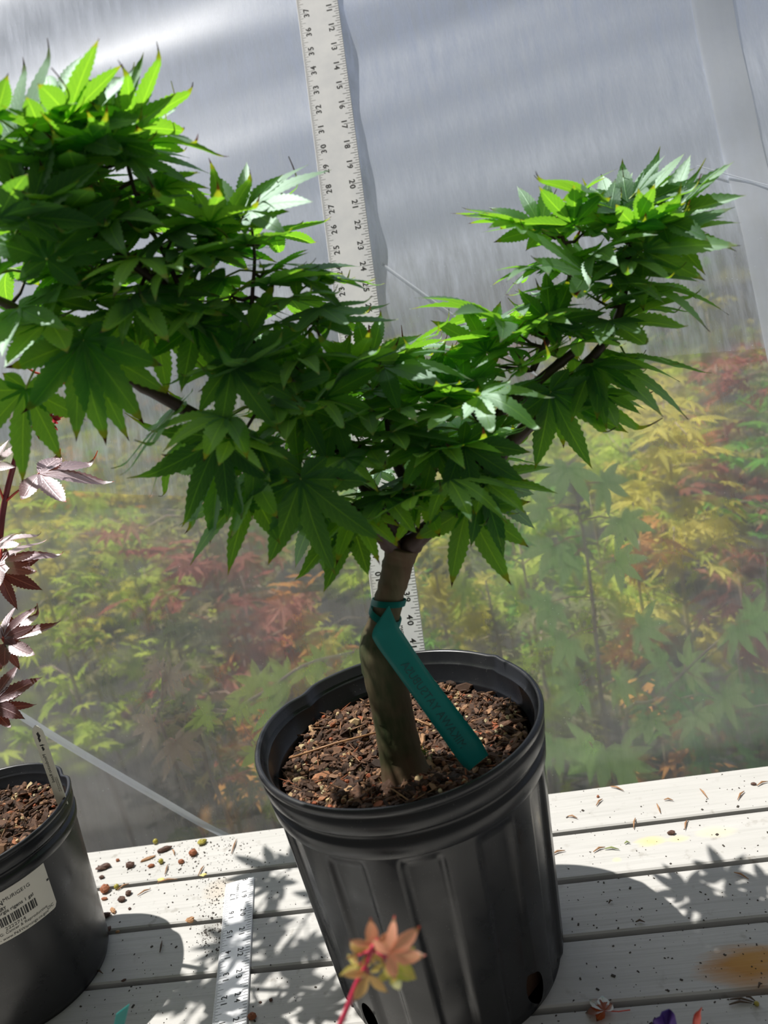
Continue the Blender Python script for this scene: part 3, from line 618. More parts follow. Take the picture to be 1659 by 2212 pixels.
# clusters: node pixel, depth, leaves, size (in), lift of the leaves
CL = [
 (30, 240, 19, 7, 2.2, .7), (120, 240, 19.2, 9, 2.2, .7), (250, 250, 19.6, 8, 2.1, .6), (60, 320, 19.2, 8, 2.1, .3), (180, 330, 19.4, 9, 2.1, .3), (290, 330, 19.8, 8, 2.0, .2),
 (90, 410, 19.5, 9, 2.1, .1), (220, 400, 19.6, 9, 2.1, .1), (320, 420, 20, 8, 2.0, .0), (30, 480, 18.4, 7, 2.3, .4), (130, 500, 19.5, 10, 2.2, .1), (250, 500, 19.6, 10, 2.2, .0), (370, 520, 19.8, 9, 2.1, .0),
 (500, 490, 20.2, 9, 2.1, .4), (560, 520, 20.4, 7, 2.0, .1), (450, 570, 19.9, 10, 2.1, 0), (570, 590, 20.4, 9, 2.0, 0), (330, 590, 19.5, 10, 2.1, 0), (200, 590, 19.4, 10, 2.2, 0), (60, 590, 19.3, 10, 2.2, 0),
 (30, 680, 18.8, 8, 2.2, -.2), (140, 680, 19.0, 9, 2.2, -.2), (270, 660, 19.3, 9, 2.1, -.2), (400, 650, 19.7, 8, 2.0, -.1), (500, 640, 20, 9, 2.0, 0), (620, 655, 20.4, 9, 2.0, 0), (690, 690, 20.6, 6, 1.9, 0),
 (520, 790, 19.6, 8, 2.2, .4), (610, 800, 20, 8, 2.1, .3), (700, 800, 20.4, 8, 2.0, .2), (800, 800, 20.8, 9, 2.0, .4), (560, 880, 19.3, 8, 2.1, -.1), (470, 930, 18.9, 7, 2.2, -.4), (660, 890, 20.2, 7, 2.0, 0),
 (750, 880, 20.6, 9, 2.0, 0), (840, 890, 21, 9, 2.0, .1), (780, 960, 20.6, 9, 2.0, 0), (870, 970, 20.8, 10, 2.0, 0), (960, 960, 20.6, 9, 2.0, .1), (985, 1030, 20.3, 6, 2.0, -.2), (900, 1050, 20.4, 10, 2.0, -.1), (820, 1060, 20.4, 9, 2.0, -.2),
 (700, 1000, 20, 7, 2.0, -.3), (600, 1010, 19.3, 5, 2.1, -.6), (850, 1080, 20.6, 7, 1.9, -.2), (960, 1070, 20.6, 6, 1.9, -.3), (760, 1090, 20.0, 6, 1.9, -.6),
 (930, 860, 21.2, 6, 1.9, .4), (1020, 860, 21.2, 8, 1.9, .3), (1060, 800, 21.5, 7, 1.9, .3), (1000, 930, 21.2, 5, 1.9, 0), (1120, 780, 21.6, 8, 1.9, .1), (1200, 760, 21.8, 8, 1.9, 0), (1150, 700, 21.8, 9, 1.9, .1), (1240, 700, 22, 8, 1.9, 0),
 (1200, 640, 21.9, 8, 1.9, .1), (1290, 640, 22.1, 8, 1.9, .1), (1180, 570, 21.9, 7, 1.9, .1), (1270, 560, 22, 9, 1.9, .1), (1370, 580, 22.3, 8, 1.9, .1), (1180, 470, 21.8, 6, 1.8, .4), (1260, 470, 22, 8, 1.8, .4), (1340, 480, 22.2, 9, 1.9, .4),
 (1420, 490, 22.4, 8, 1.9, .3), (1330, 420, 22.2, 8, 1.7, .7), (1410, 430, 22.4, 8, 1.8, .6), (1330, 700, 22.2, 5, 1.9, 0), (1270, 800, 21.9, 6, 2.0, -.3), (1290, 850, 22.0, 3, 1.9, -.2)]
SV = Vector((-3.62, 1.1, 9.1))/9.1
EXTRA = [(Vector((bx, by, 0))+SV*zz, n_, 2.0, lf) for (bx, by, zz, n_, lf) in [
  (4.2, 22.2, 16.5, 9, 0), (5.6, 22.6, 19.5, 9, 0), (7.2, 22.4, 17, 9, 0), (4.0, 20.0, 19, 9, 0), (6.1, 20.2, 16, 9, 0), (8.0, 20.4, 19.5, 9, 0), (9.0, 22.0, 20, 8, 0), (9.5, 19.0, 20, 8, 0), (5.2, 17.8, 16.5, 7, 0), (7.2, 17.8, 18.5, 8, 0),
  (-13.0, 20.0, 24, 8, 0), (-11.8, 22.8, 25, 8, 0), (-10.2, 20.6, 24, 8, 0), (-11.2, 26.2, 23, 8, 0), (-9.6, 23.6, 25, 8, 0), (-12.3, 17.6, 25, 8, 0), (-8.6, 26.8, 24, 7, 0), (-14.6, 17.0, 24, 7, 0), (-9.4, 17.4, 25, 7, 0)]]
camside = Vector((-FW.x, -FW.y, 0)).normalized()
for ci, cl_ in enumerate(CL+EXTRA):
    if len(cl_) == 4: p, n_, sz, lift = cl_; cx_ = cy_ = 0
    else: cx_, cy_, yy, n_, sz, lift = cl_
    cy_ += 85*max(0, lift)+(55 if lift >= .6 and cx_ < 420 else 0)
    p = p if len(cl_) == 4 else at_y(cx_, cy_, yy); dist, key, q = nearest(p); fm = FOL[key]
    fm.tube([q, lerp(q, p, .5)+Vector((0, 0, -.1)), p], [.05, .045, .035], 6, 2)
    ph0 = rnd.uniform(0, 6.28)
    for i in range(max(3, int(n_*(.45 if len(cl_) == 4 or cx_ > 420 else .52)))):
        az = ph0+i*2.4+rnd.uniform(-.3, .3); out = Vector((math.cos(az), math.sin(az), 0)); up_ = lift*.8+rnd.uniform(-.35, .35)
        b = p+(out+Vector((0, 0, up_+.2)))*rnd.uniform(.35, 1.15); petiole(fm, p, b)
        d = (out+Vector((0, 0, lift*1.25+rnd.uniform(-.38, .25)))).normalized(); nn = (Vector((0, 0, 1))+out*(.35-lift*.9)+Vector((rnd.uniform(-.32, .32), rnd.uniform(-.32, .32), 0))+camside*(.25 if lift < 0 else 0)).normalized()
        put_leaf(fm, b, d, nn, sz*rnd.uniform(.68, 1.04))
# leaves one can pick out one by one: base pixel, depth, angle in the picture, length (in), how far it faces the camera
HERO = [
 (180, 735, 18.0, -88, 2.6, .95), (175, 745, 18.1, -60, 2.3, .9), (55, 840, 18.2, -100, 2.2, .9), (100, 560, 17.8, 80, 2.5, .85), (60, 470, 17.6, 75, 2.3, .9), (30, 250, 18.6, 60, 2.2, .6), (130, 190, 18.8, 80, 2.0, .6), (170, 240, 18.9, 50, 2.2, .6),
 (155, 290, 18.8, 85, 2.0, .8), (240, 250, 19.2, 60, 2.0, .7), (280, 280, 19.3, 5, 1.9, .5), (650, 1035, 18.4, -75, 2.5, .97), (475, 945, 18.5, -115, 2.3, .9), (560, 960, 18.7, -105, 1.9, .8), (480, 990, 18.9, -130, 2.4, .6),
 (545, 1060, 18.9, -140, 2.3, .4), (505, 785, 18.9, 60, 2.3, .7), (500, 790, 18.7, -60, 2.0, .8), (700, 860, 19.6, 65, 1.9, .9), (590, 850, 19.6, 45, 2.3, .5), (940, 965, 19.8, -70, 1.6, .9), (1000, 960, 19.7, -35, 2.0, .8), (930, 962, 19.7, 170, 1.9, .5),
 (1010, 1095, 19.6, -68, 2.2, .9), (1040, 1050, 19.7, -35, 2.2, .6), (1190, 845, 20.9, -65, 2.3, .95), (1245, 850, 21.3, 0, 2.2, .6), (1080, 690, 21.2, 160, 2.6, .2), (1190, 700, 21.0, 60, 1.7, .9), (1290, 780, 21.8, -15, 2.6, .3), (1350, 765, 22, -5, 2.4, .15),
 (1390, 540, 21.8, 30, 2.6, .5), (1330, 590, 21.6, 20, 2.3, .5), (1270, 590, 21.4, 150, 2.2, .5), (1370, 620, 22, 12, 2.8, .2), (1330, 700, 21.9, 25, 2.4, .3), (1170, 440, 21.5, 115, 1.6, .8), (1120, 480, 21.6, 178, 1.6, .4), (1310, 430, 21.8, 70, 1.7, .7), (1430, 420, 22, 40, 2.2, .5),
 (1360, 400, 22, 60, 2.0, .6), (1440, 460, 22, 15, 1.9, .4), (800, 780, 20.6, 75, 1.7, .6), (830, 790, 20.6, 10, 2.2, .4), (690, 700, 20.3, 20, 2.1, .3), (540, 450, 20, 30, 2.2, .5), (520, 470, 20, 85, 1.7, .6), (480, 500, 20, 95, 1.6, .5), (640, 600, 20.4, 25, 2.0, .4),
 (760, 1130, 19.6, -145, 2.2, .6), (690, 1100, 19.5, -120, 2.0, .6), (300, 640, 18.9, -20, 2.3, .4), (330, 700, 19.2, -40, 2.0, .6), (420, 700, 19.4, -60, 2.0, .6), (380, 880, 18.9, -140, 2.4, .3), (240, 480, 18.8, 20, 2.2, .3), (390, 540, 19.0, 10, 2.2, .3),
 (910, 850, 20.9, 100, 1.6, .8), (960, 870, 20.9, 75, 1.6, .8), (1000, 850, 21, 85, 1.6, .8), (1050, 760, 21.2, 110, 1.7, .7), (720, 900, 20, -100, 1.8, .9), (610, 720, 19.9, -100, 1.7, .5), (640, 870, 19.7, -95, 1.9, .7)]
for i, (bx, by, yy, an, sz, face) in enumerate(HERO):
    by += 55 if by < 300 or (bx > 1100 and by < 470) else 0
    p = at_y(bx, by, yy); a = R_(an); d = RT*math.cos(a)+UP*math.sin(a); tilt = (1-face)*.9; d = (d-FW*tilt*(.6 if i % 2 else -.6)).normalized()
    up3 = Vector((0, 0, 1)); nn = (-FW)*face+up3*(1-face)*1.3
    dist, key, q = nearest(p); fm = FOL[key]; petiole(fm, lerp(q, p, max(0, 1-1.6/max(dist, .1))), p)
    put_leaf(fm, p, d, nn, sz, li=[1, 2, 4, 5, 7, 8, 10][i % 7])
for k, fm in FOL.items():
    if fm.v: fm.build('foliage', [M['leaf'], M['petiole'], M['twig']], brobj[k])

# ------------------------------------------------------------------ teal tag tied to the trunk
TY = 19.75
tag_o = thing('plant_tag', at_y(940, 1480, TY), 'teal plastic strip tag with faint mirrored handwriting, wrapped round the maple trunk', 'plant tag')
def band(name, pts, hw, mat, parent, seg=8, th=.02):
    m = MB(); P = spline(pts, seg); n_ = len(P)
    return P
m = MB()
cpx = [(842, 1312, 842, 1312)]
LFT = [(838, 1311, 20.0), (822, 1335, 19.9), (805, 1365, 19.8), (811, 1390, 19.75), (860, 1459, 19.5), (946, 1580, 19.1), (991, 1644, 18.9), (1013, 1665, 18.8)]
RGT = [(841, 1309, 20.0), (848, 1327, 19.95), (860, 1352, 19.85), (885, 1390, 19.75), (931, 1459, 19.5), (1024, 1580, 19.1), (1041, 1605, 18.95), (1055, 1631, 18.85)]
A_, B_ = spline([at_y(*q) for q in LFT], 5), spline([at_y(*q) for q in RGT], 5)
n_ = len(A_); nrm_ = (B_[10]-A_[10]).cross(A_[12]-A_[10]).normalized(); nrm_ = nrm_ if nrm_.dot(FW) < 0 else -nrm_
K = 5
vs = []
for h in (0, -.022):
    for i in range(n_):
        for k in range(K): vs.append(lerp(A_[i], B_[i], k/(K-1))+nrm_*h)
fs = []
for i in range(n_-1):
    for k in range(K-1):
        q = i*K+k; fs += [(q, q+1, q+K+1, q+K), (n_*K+q+K, n_*K+q+K+1, n_*K+q+1, n_*K+q)]
    for k in (0, K-1): q = i*K+k; fs.append((q, q+K, n_*K+q+K, n_*K+q))
m.add(vs, fs); m.build('tag_strip', M['teal'], tag_o)
def loop_band(z0, z1, tilt, rad):
    m = MB(); vs = []
    i0 = min(range(len(tp)), key=lambda i: abs(tp[i].z-(z0+z1)/2)); c0 = tp[i0]; ax = (tp[i0+2]-tp[i0-2]).normalized(); u = ax.orthogonal().normalized(); w = ax.cross(u)
    for r_ in (rad, rad+.03):
        for k in range(32):
            a = k*2*math.pi/32; c_ = c0+(u*math.cos(a)+w*math.sin(a))*r_; t_ = tilt*math.cos(a+1.2)
            vs += [c_+ax*((z1-z0)/2+t_), c_-ax*((z1-z0)/2-t_)]
    fs = [(o_+2*k, o_+2*((k+1) % 32), o_+2*((k+1) % 32)+1, o_+2*k+1) for o_ in (0, 64) for k in range(32)]+[(2*k+e_, 2*((k+1) % 32)+e_, 64+2*((k+1) % 32)+e_, 64+2*k+e_) for k in range(32) for e_ in (0, 1)]
    m.add(vs, fs); return m
zc = at_y(838, 1300, 20.5).z; zc2 = at_y(826, 1332, 20.4).z
loop_band(zc-.09, zc+.09, .12, .46).build('tag_loop', M['teal'], tag_o); loop_band(zc2-.10, zc2+.10, -.10, .46).build('tag_loop', M['teal'], tag_o)
m = MB(); a0, a1 = at_y(1002, 1613, 19.0), at_y(872, 1432, 19.6); dirv = (a1-a0).normalized(); perp = nrm_.cross(dirv); perp = perp if perp.dot(RT) < 0 else -perp
L_ = (a1-a0).length; cc = (a0+a1)/2
vv, ff = text_geo('MIKAWA YATSUBUSA', 0); wd = max(p[0] for p in vv)-min(p[0] for p in vv)
ups = perp   # mirrored: glyph tops point to the other side than plain reading would give
plainup = nrm_.cross(dirv); ups = -plainup
m.add([cc+dirv*(p[0]/wd*L_)+ups*(p[1]*.36)+nrm_*.022 for p in vv], ff); m.build('handwriting', M['faint_ink'], tag_o)

# moss tuft at the trunk foot
m = MB(); p0 = at_z(908, 1632, 8.3)
for i in range(260):
    a = rnd.uniform(0, 6.28); q = rnd.gauss(0, .16); b = p0+Vector((q*math.cos(a), q*math.sin(a)*.7, 0)); m.tube([b, b+Vector((rnd.uniform(-.05, .05), rnd.uniform(-.05, .05), rnd.uniform(.05, .16)))], [.012, .004], 3)
tag(m.build('moss', M['moss'], loc=tuple(p0)), 'small bright green moss tuft on the bark beside the trunk', 'moss', None, 'stuff')
# two straws on the bark of the big pot
for (a, b, c_, d_, lab) in ((628, 1637, 822, 1580, 'long dry straw lying on the bark left of the trunk'), (875, 1548, 930, 1568, 'short dry straw on the bark between trunk and teal tag')):
    q0, q1 = at_z(a, b, 8.35), at_z(c_, d_, 8.35); m = MB(); m.tube([q0, lerp(q0, q1, .5)+Vector((0, 0, .05)), q1], .035, 6); tag(m.build('straw', M['needle'], loc=tuple(q0)), lab, 'straw')

# ------------------------------------------------------------------ purple-leaved young maple in the small pot
red = thing('purple_maple', (-20.6, 22.6, 6.2), 'young purple-leaved maple on a thin red stem rising from the small left pot', 'potted tree')
RY = 22.4
rp = spline([Vector((-20.7, 22.5, 6.0))]+pl((-30, 1500, RY), (-12, 1300, RY), (0, 1165, RY), (10, 1085, RY), (35, 985, RY), (60, 915, RY), (78, 860, RY), (100, 815, RY), (122, 775, RY), (135, 740, RY)), 5)
m = MB(); m.tube(rp, [lerp(.11, .06, i/(len(rp)-1)) for i in range(len(rp))], 9); stem = m.build('stem', M['red_stem'], red)
fm = MB()
RL = [(85, 1022, 21.9, -8, 2.2, .35, 12, 1087), (-5, 1222, 21.6, 28, 2.1, .45, 0, 1165), (0, 1235, 21.6, -22, 1.7, .7, 0, 1165), (-20, 1010, 21.9, 40, 1.5, .5, 12, 1087), (12, 1385, 21.3, 18, 2.1, .5, -15, 1330), (8, 1378, 21.3, 60, 1.5, .6, -15, 1330), (12, 1392, 21.3, -60, 1.1, .6, -15, 1330),
      (-20, 1520, 21.2, 28, 2.1, .6, -28, 1480), (-15, 1528, 21.2, 0, 1.6, .5, -28, 1480), (-10, 1180, 21.5, 35, 1.5, .3, 0, 1165)]
for i, (bx, by, yy, an, sz, face, sx_, sy_) in enumerate(RL):
    p = at_y(bx, by, yy); a = R_(an); d = RT*math.cos(a)+UP*math.sin(a); nn = (-FW)*face+Vector((0, 0, 1))*(1-face)*1.3; s0 = min(rp, key=lambda q: (q-at_y(sx_, sy_, RY)).length)
    petiole(fm, s0, p, rad=.035); put_leaf(fm, p, d, nn, sz*(1.0 if i == 0 else .85), li=[3, 6, 9, 12][i % 4], wide=1.0 if i == 0 else .95)
for (bx, by, an) in ((95, 905, 30), (100, 910, 10), (80, 925, 20), (105, 900, 45), (75, 920, 60)):
    p = at_y(bx, by, RY-.2); d = RT*math.cos(R_(an))+UP*math.sin(R_(an)); V_, F_, U_ = leaf_geo(bx, 5, .5, .1, -.4, .5, 8, 2.0); 
    y_ = (-FW).cross(d).normalized(); fm.add([p+d*v[0]*.7+y_*v[1]*.7+(-FW)*v[2]*.7 for v in V_], F_, 2, U_, .8)
for (bx, by, sx_, sy_) in ((180, 812, 82, 860), (60, 795, 100, 815), (130, 905, 70, 930)):
    s0 = min(rp, key=lambda q: (q-at_y(sx_, sy_, RY)).length); petiole(fm, s0, at_y(bx, by, RY), rad=.035)
M['red_curl'] = plain('young_red_leaf', (.45, .02, .04), .4)
fm.build('foliage', [M['red_leaf'], M['red_petiole'], M['red_curl']], red)

# ------------------------------------------------------------------ coral seedling close to the camera
SY = 10.6
cor = thing('maple_seedling', at_y(640, 2420, 10.2), 'pink and lime young maple shoot on a crimson stem, in front of the large pot', 'seedling')
sp4 = spline(pl((560, 2560, 10.2), (640, 2420, 10.3), (735, 2212, 10.5), (768, 2130, 10.6), (795, 2075, 10.7), (810, 2050, 10.7)), 5)
# the stem carries on down to a small pot below the frame
sp4 = spline([Vector((sp4[0].x-.8, sp4[0].y+.6, 2.4)), Vector((sp4[0].x-.4, sp4[0].y+.3, 5.5))]+pl((640, 2420, 10.3), (735, 2212, 10.5), (768, 2130, 10.6), (795, 2075, 10.7), (808, 2040, 10.7)), 5)
m = MB(); m.tube(sp4, [lerp(.07, .035, i/(len(sp4)-1)) for i in range(len(sp4))], 8); m.build('stem', M['pink_stem'], cor); cor.location = W(sp4[0])
for ch in list(cor.children): ch.location = -(W(sp4[0]))+W(at_y(640, 2420, 10.2))
fm = MB()
LG2 = [leaf_geo(300+i, 5, 1.0, .05, [.1, .25, .2][i % 3], .2, 10, .1, .27) for i in range(5)]
def clover(seed, angs, wm):
    V = []; Fc = []; UV = []; r = random.Random(seed)
    for li, (a, L) in enumerate(angs):
        v, f_, u = leaf_geo(seed+li, 5, 1, .03, r.uniform(-.3, .5), .25, 10, 0, wm, 0)
        n1_ = 11*3; a = R_(a); o_ = len(V)
        for (x, y, z) in v[:n1_]: V.append(((x*math.cos(a)-y*math.sin(a))*L, (x*math.sin(a)+y*math.cos(a))*L, z*L))
        Fc += [tuple(k+o_ for k in q) for q in f_[:20]]; UV += u[:n1_]
    return V, Fc, UV
LG3 = [clover(5, [(0, 1.0), (52, 1.0), (-62, .85), (105, .75), (175, .6)], .21), clover(9, [(0, 1.0), (70, .8), (-75, .8)], .17), clover(14, [(0, 1), (85, .7), (-60, .8), (150, .6)], .20)]
CO = [(842, 2058, 10.3, -18, .78, .95, .95, 0), (800, 2042, 10.7, 95, .60, .8, .85, 1), (795, 2060, 10.75, 150, .50, .7, .4, 2), (795, 2105, 10.6, -112, .74, .85, .5, 1),
      (848, 2095, 10.7, -80, .58, .8, .0, 0), (770, 2062, 10.8, 110, .40, .6, .55, 2), (830, 2080, 10.65, -140, .42, .7, .3, 1), (860, 2075, 10.6, -40, .60, .6, .15, 1), (815, 2035, 10.8, 110, .5, .5, .9, 1), (775, 2085, 10.8, -150, .45, .6, .2, 2), (822, 2050, 10.8, 60, .5, .6, .7, 2)]
for i, (bx, by, yy, an, sz, face, tone, gi) in enumerate(CO):
    p = at_y(bx, by, yy); a = R_(an); d = RT*math.cos(a)+UP*math.sin(a); nn = ((-FW)*face+Vector((0, 0, 1))*(1-face)).normalized(); petiole(fm, sp4[-3 if i % 2 else -1], p, rad=.02)
    V_, F_, U_ = LG3[gi]; nn = (nn-d*nn.dot(d)).normalized(); y_ = nn.cross(d); kk = .78; fm.add([p+d*v[0]*sz*kk+y_*v[1]*sz*kk+nn*v[2]*sz*kk for v in V_], F_, 0, U_, tone)
fo = fm.build('foliage', [M['coral_leaf'], M['pink_stem']], None)
fo.parent = cor; fo.matrix_parent_inverse = Matrix.Translation(-cor.location)
q = sp4[0]
spot = make_pot('seedling_pot', 'small black pot below the pink and lime shoot, at the front of the bench', q.x, q.y, 1.9, 3.0, 16, .0, None, None, lipk=.45)
mulch('bark_potting_mix', 'bark mix in the small pot of the pink and lime shoot', q.x, q.y, 1.62, 2.5, 250, 9, .1)

# ------------------------------------------------------------------ odds and ends on the bench
def rock(name, px, py, w, h, col, label, cat='bark chip', ang_=0.0, group=None, flat=.5, ico=False):
    sc_px = (at_z(px, py)-at_z(px+10, py)).length/10; L = w*sc_px/2; Hh = h*sc_px/2
    p = at_z(px, py, 0); m = MB(); r = random.Random(int(px*7+py)); ca, sa = math.cos(R_(ang_)), math.sin(R_(ang_)); nlat, nlon = 5, 9; vs = []
    jit = 0 if ico else .22; zr = Hh if ico else min(Hh, L)*flat*1.6
    for j in range(nlat+1):
        th_ = math.pi*j/nlat
        for k in range(nlon):
            ph = 2*math.pi*k/nlon; q = 1+r.uniform(-jit, jit); x, y, z = L*math.sin(th_)*math.cos(ph)*q, (L if ico else Hh)*math.sin(th_)*math.sin(ph)*q, zr*math.cos(th_)*(1+r.uniform(-jit, jit)*.6)
            vs.append((p.x+ca*x-sa*y, p.y+sa*x+ca*y, max(.0, zr*.92+z)))
    m.add(vs, [(j*nlon+k, j*nlon+(k+1) % nlon, (j+1)*nlon+(k+1) % nlon, (j+1)*nlon+k) for j in range(nlat) for k in range(nlon)]); o = m.build(name, M[col], loc=tuple(p), smooth=ico); return tag(o, label, cat, group)
def L6(x, y): return x/2.765, 1500+y/2.765
CH = [(985, 935, 75, 30, 'chip_brown', 'dark brown bark chip between the pellets on the rear board', 20), (1158, 958, 46, 42, 'chip_red', 'orange bark nugget near the rear board edge, right of the pellets', 0), (880, 988, 80, 18, 'chip_tan', 'long splinter pointing at the dark bark chip on the rear board', 25),
 (905, 1030, 36, 22, 'chip_red', 'small reddish chip just left of the middle pellet', 10), (1085, 1006, 34, 26, 'chip_red', 'small crumbly red chip right of the middle pellet', 0), (625, 1040, 80, 32, 'chip_brown', 'long dark bark chip on the rear board close to the left pot', 20), (780, 1030, 50, 36, 'chip_brown', 'squarish purple-brown chip alone in the middle of the rear board', 0),
 (705, 995, 22, 18, 'chip_red', 'tiny orange crumb above the squarish brown chip', 0), (495, 986, 24, 18, 'chip_red', 'tiny red crumb next to the left pot on the rear board', 0), (610, 1098, 26, 22, 'chip_brown', 'small round brown crumb below the long dark chip', 0), (635, 1175, 50, 48, 'chip_red', 'brick-red nugget just in front of the first board gap', 0),
 (528, 1150, 50, 30, 'chip_brown', 'dark chip at the first gap touching the left pot', 30), (540, 1207, 56, 44, 'chip_brown', 'dark angular bark chip at the left pot, second board', 40), (770, 1195, 30, 34, 'chip_brown', 'upright brown chip near the straw tangle', 80), (728, 1232, 46, 32, 'chip_brown', 'ragged brown chip in the middle of the second board', -10),
 (625, 1226, 34, 18, 'chip_red', 'thin reddish flake in front of the brick-red nugget', 0), (560, 1263, 32, 22, 'chip_brown', 'small dark chip in front of the angular one by the pot', 0), (775, 1284, 18, 15, 'chip_brown', 'lone tiny brown crumb on the second board', 0), (622, 1332, 84, 30, 'chip_brown', 'long dark bark piece beside the shadow of the left pot rim', 15),
 (677, 1297, 56, 24, 'chip_tan', 'tan split wood chip behind the long dark bark piece', -45), (640, 1420, 56, 34, 'chip_brown', 'purplish chip bridging the second board gap by the left pot', 30), (705, 1422, 24, 15, 'chip_tan', 'small orange crumb in the second board gap', 0), (1140, 1360, 50, 36, 'chip_tan', 'crumbly tan nugget on the second gap, left of the lying ruler', 0),
 (1508, 1934, 50, 42, 'chip_red', 'orange-brown nugget beside the lying ruler near the bottom edge', 0), (1620, 1830, 22, 20, 'chip_brown', 'dark triangular chip right of the lying ruler, near the big pot', 0), (1555, 1842, 18, 12, 'chip_brown', 'tiny dark crumb right of the ruler, beside the triangular chip', 0), (740, 1712, 26, 14, 'chip_brown', 'small grey-brown seed alone in the shade of the left pot', 20)]
for (x, y, w, h, col, lab, an) in CH:
    px, py = L6(x, y); rock('bark_chip', px, py, w/2.765, h/2.765, col, lab, 'bark chip', an, 'bark crumbs on the bench')
for (x, y, lab) in ((932, 890, 'yellow pellet nearest the rear edge of the bench'), (965, 1008, 'olive pellet in the midst of the bark crumbs'), (700, 1160, 'small ochre pellet in the first gap beside the straw tangle')):
    px, py = L6(x, y); rock('fertilizer_pellet', px, py, 10, 10, 'pellet', lab, 'pellet', 0, 'round pellets on the bench', ico=True)
px, py = L6(1210, 892); rock('pebble', px, py, 18, 13, 'pellet', 'olive pebble at the rear board edge, left of the big pot', 'pebble', 20)
rock('fertilizer_pellet', 1635, 2172, 12, 12, 'pellet', 'yellow-green pellet near the bottom right corner', 'pellet', 0, 'round pellets on the bench', ico=True)
def needle(x0, y0, x1, y1, col, lab, w=2.4, name='dry_needle', z=.06, g='dry needles scattered on the bench'):
    a, b = at_z(x0, y0, z), at_z(x1, y1, z); m = MB(); mid = (a+b)/2+Vector((0, .06, .03)); m.tube([a, mid, b], [w*.4/60, w/60, w*.3/60], 5); tag(m.build(name, M[col], loc=tuple(a)), lab, 'needle', g)
def R6(x, y): return 1160+x/3.325, 1600+y/3.325
ND = [(528, 328, 622, 358, 'needle', 'curved needle at the rear board edge right of the big pot'), (425, 465, 470, 418, 'needle', 'needle beside the red bud scale on the rear board'), (912, 424, 978, 428, 'needle', 'short flat needle in the middle of the rear board'), (860, 452, 886, 518, 'needle', 'steep needle left of the short flat one'),
 (1170, 345, 1226, 412, 'needle', 'bent needle right of centre on the rear board'), (1488, 362, 1440, 424, 'needle', 'slanting needle near the right frame edge, rear board'), (1580, 322, 1659, 292, 'needle', 'needle touching the brown bud at the right frame edge'), (706, 555, 694, 632, 'needle', 'bright orange needle standing across the first gap'),
 (1078, 570, 1062, 636, 'needle', 'needle just before the first gap, above the yellow stain'), (95, 822, 202, 788, 'needle', 'long needle on the second board closest to the big pot'), (405, 798, 490, 764, 'needle', 'needle joined to the greenish one on the second board'), (485, 776, 590, 780, 'needle_green', 'olive green needle on the second board'),
 (628, 738, 668, 734, 'needle_green', 'tiny olive needle left of the yellow stain'), (220, 542, 290, 556, 'needle', 'faint thin needle on the rear board near the big pot'), (1415, 945, 1520, 994, 'needle', 'needle at the edge of the leaf shadows on the third board'), (515, 1168, 542, 1150, 'needle_dark', 'dark stub on the shaded third board right of the pot'),
 (708, 1302, 775, 1303, 'needle_dark', 'thin dark needle before the third gap'), (1385, 1858, 1560, 1878, 'needle_dark', 'long dark needle pointing at the bottom right pellet'), (1380, 1895, 1545, 1885, 'needle_dark', 'dark twig just below the long needle at bottom right'), (1500, 1840, 1570, 1872, 'needle_dark', 'short dark needle above the bottom right pellet'), (1590, 1775, 1618, 1745, 'needle_dark', 'dark sliver on the fourth gap near the right frame edge')]
for (a, b, c_, d_, col, lab) in ND: needle(*R6(a, b), *R6(c_, d_), col, lab)
for (a, b, c_, d_, col, lab) in ((955, 1540, 968, 1470, 'needle_dark', 'dark red needle on the shaded third board left of the ruler'), (820, 1200, 900, 1162, 'needle', 'straw-coloured needle on the second board right of the straw tangle'), (1182, 1085, 1218, 1022, 'needle', 'needle over the first gap near the yellow flake'), (985, 1075, 1002, 1015, 'needle', 'steep needle beside the middle pellet'),
  (940, 1122, 1060, 1104, 'needle', 'long straw along the first board gap'), (700, 1168, 770, 1130, 'needle', 'straw of the tangle over the first gap'), (570, 1655, 615, 1668, 'needle_dark', 'short dark twig at the foot of the left pot'), (1028, 925, 1042, 960, 'needle', 'short straw near the dark bark chip on the rear board'), (1382, 950, 1412, 865, 'needle', 'faint thin needle on the rear board left of the big pot')):
    needle(*L6(a, b), *L6(c_, d_), col, lab)
rock('bud_scale', *R6(438, 405), 8, 6, 'chip_red', 'small red bud scale on the rear board right of the big pot', 'bud scale', 60); rock('bud_scale', *R6(1556, 316), 13, 8, 'chip_brown', 'brown bud at the rear board edge, far right', 'bud scale', -10)
rock('bud_scale', *R6(965, 670), 18, 12, 'chip_brown', 'brown bud cluster on the yellow stain', 'bud scale', 10)
for px, py, lab in ((*L6(962, 1108), 'yellow dry flake in the first gap left of centre'), (*L6(1215, 1080), 'yellow dry flake in the first gap above the ruler')): rock('leaf_flake', px, py, 14, 8, 'flake', lab, 'dry flake', 0, flat=.2)
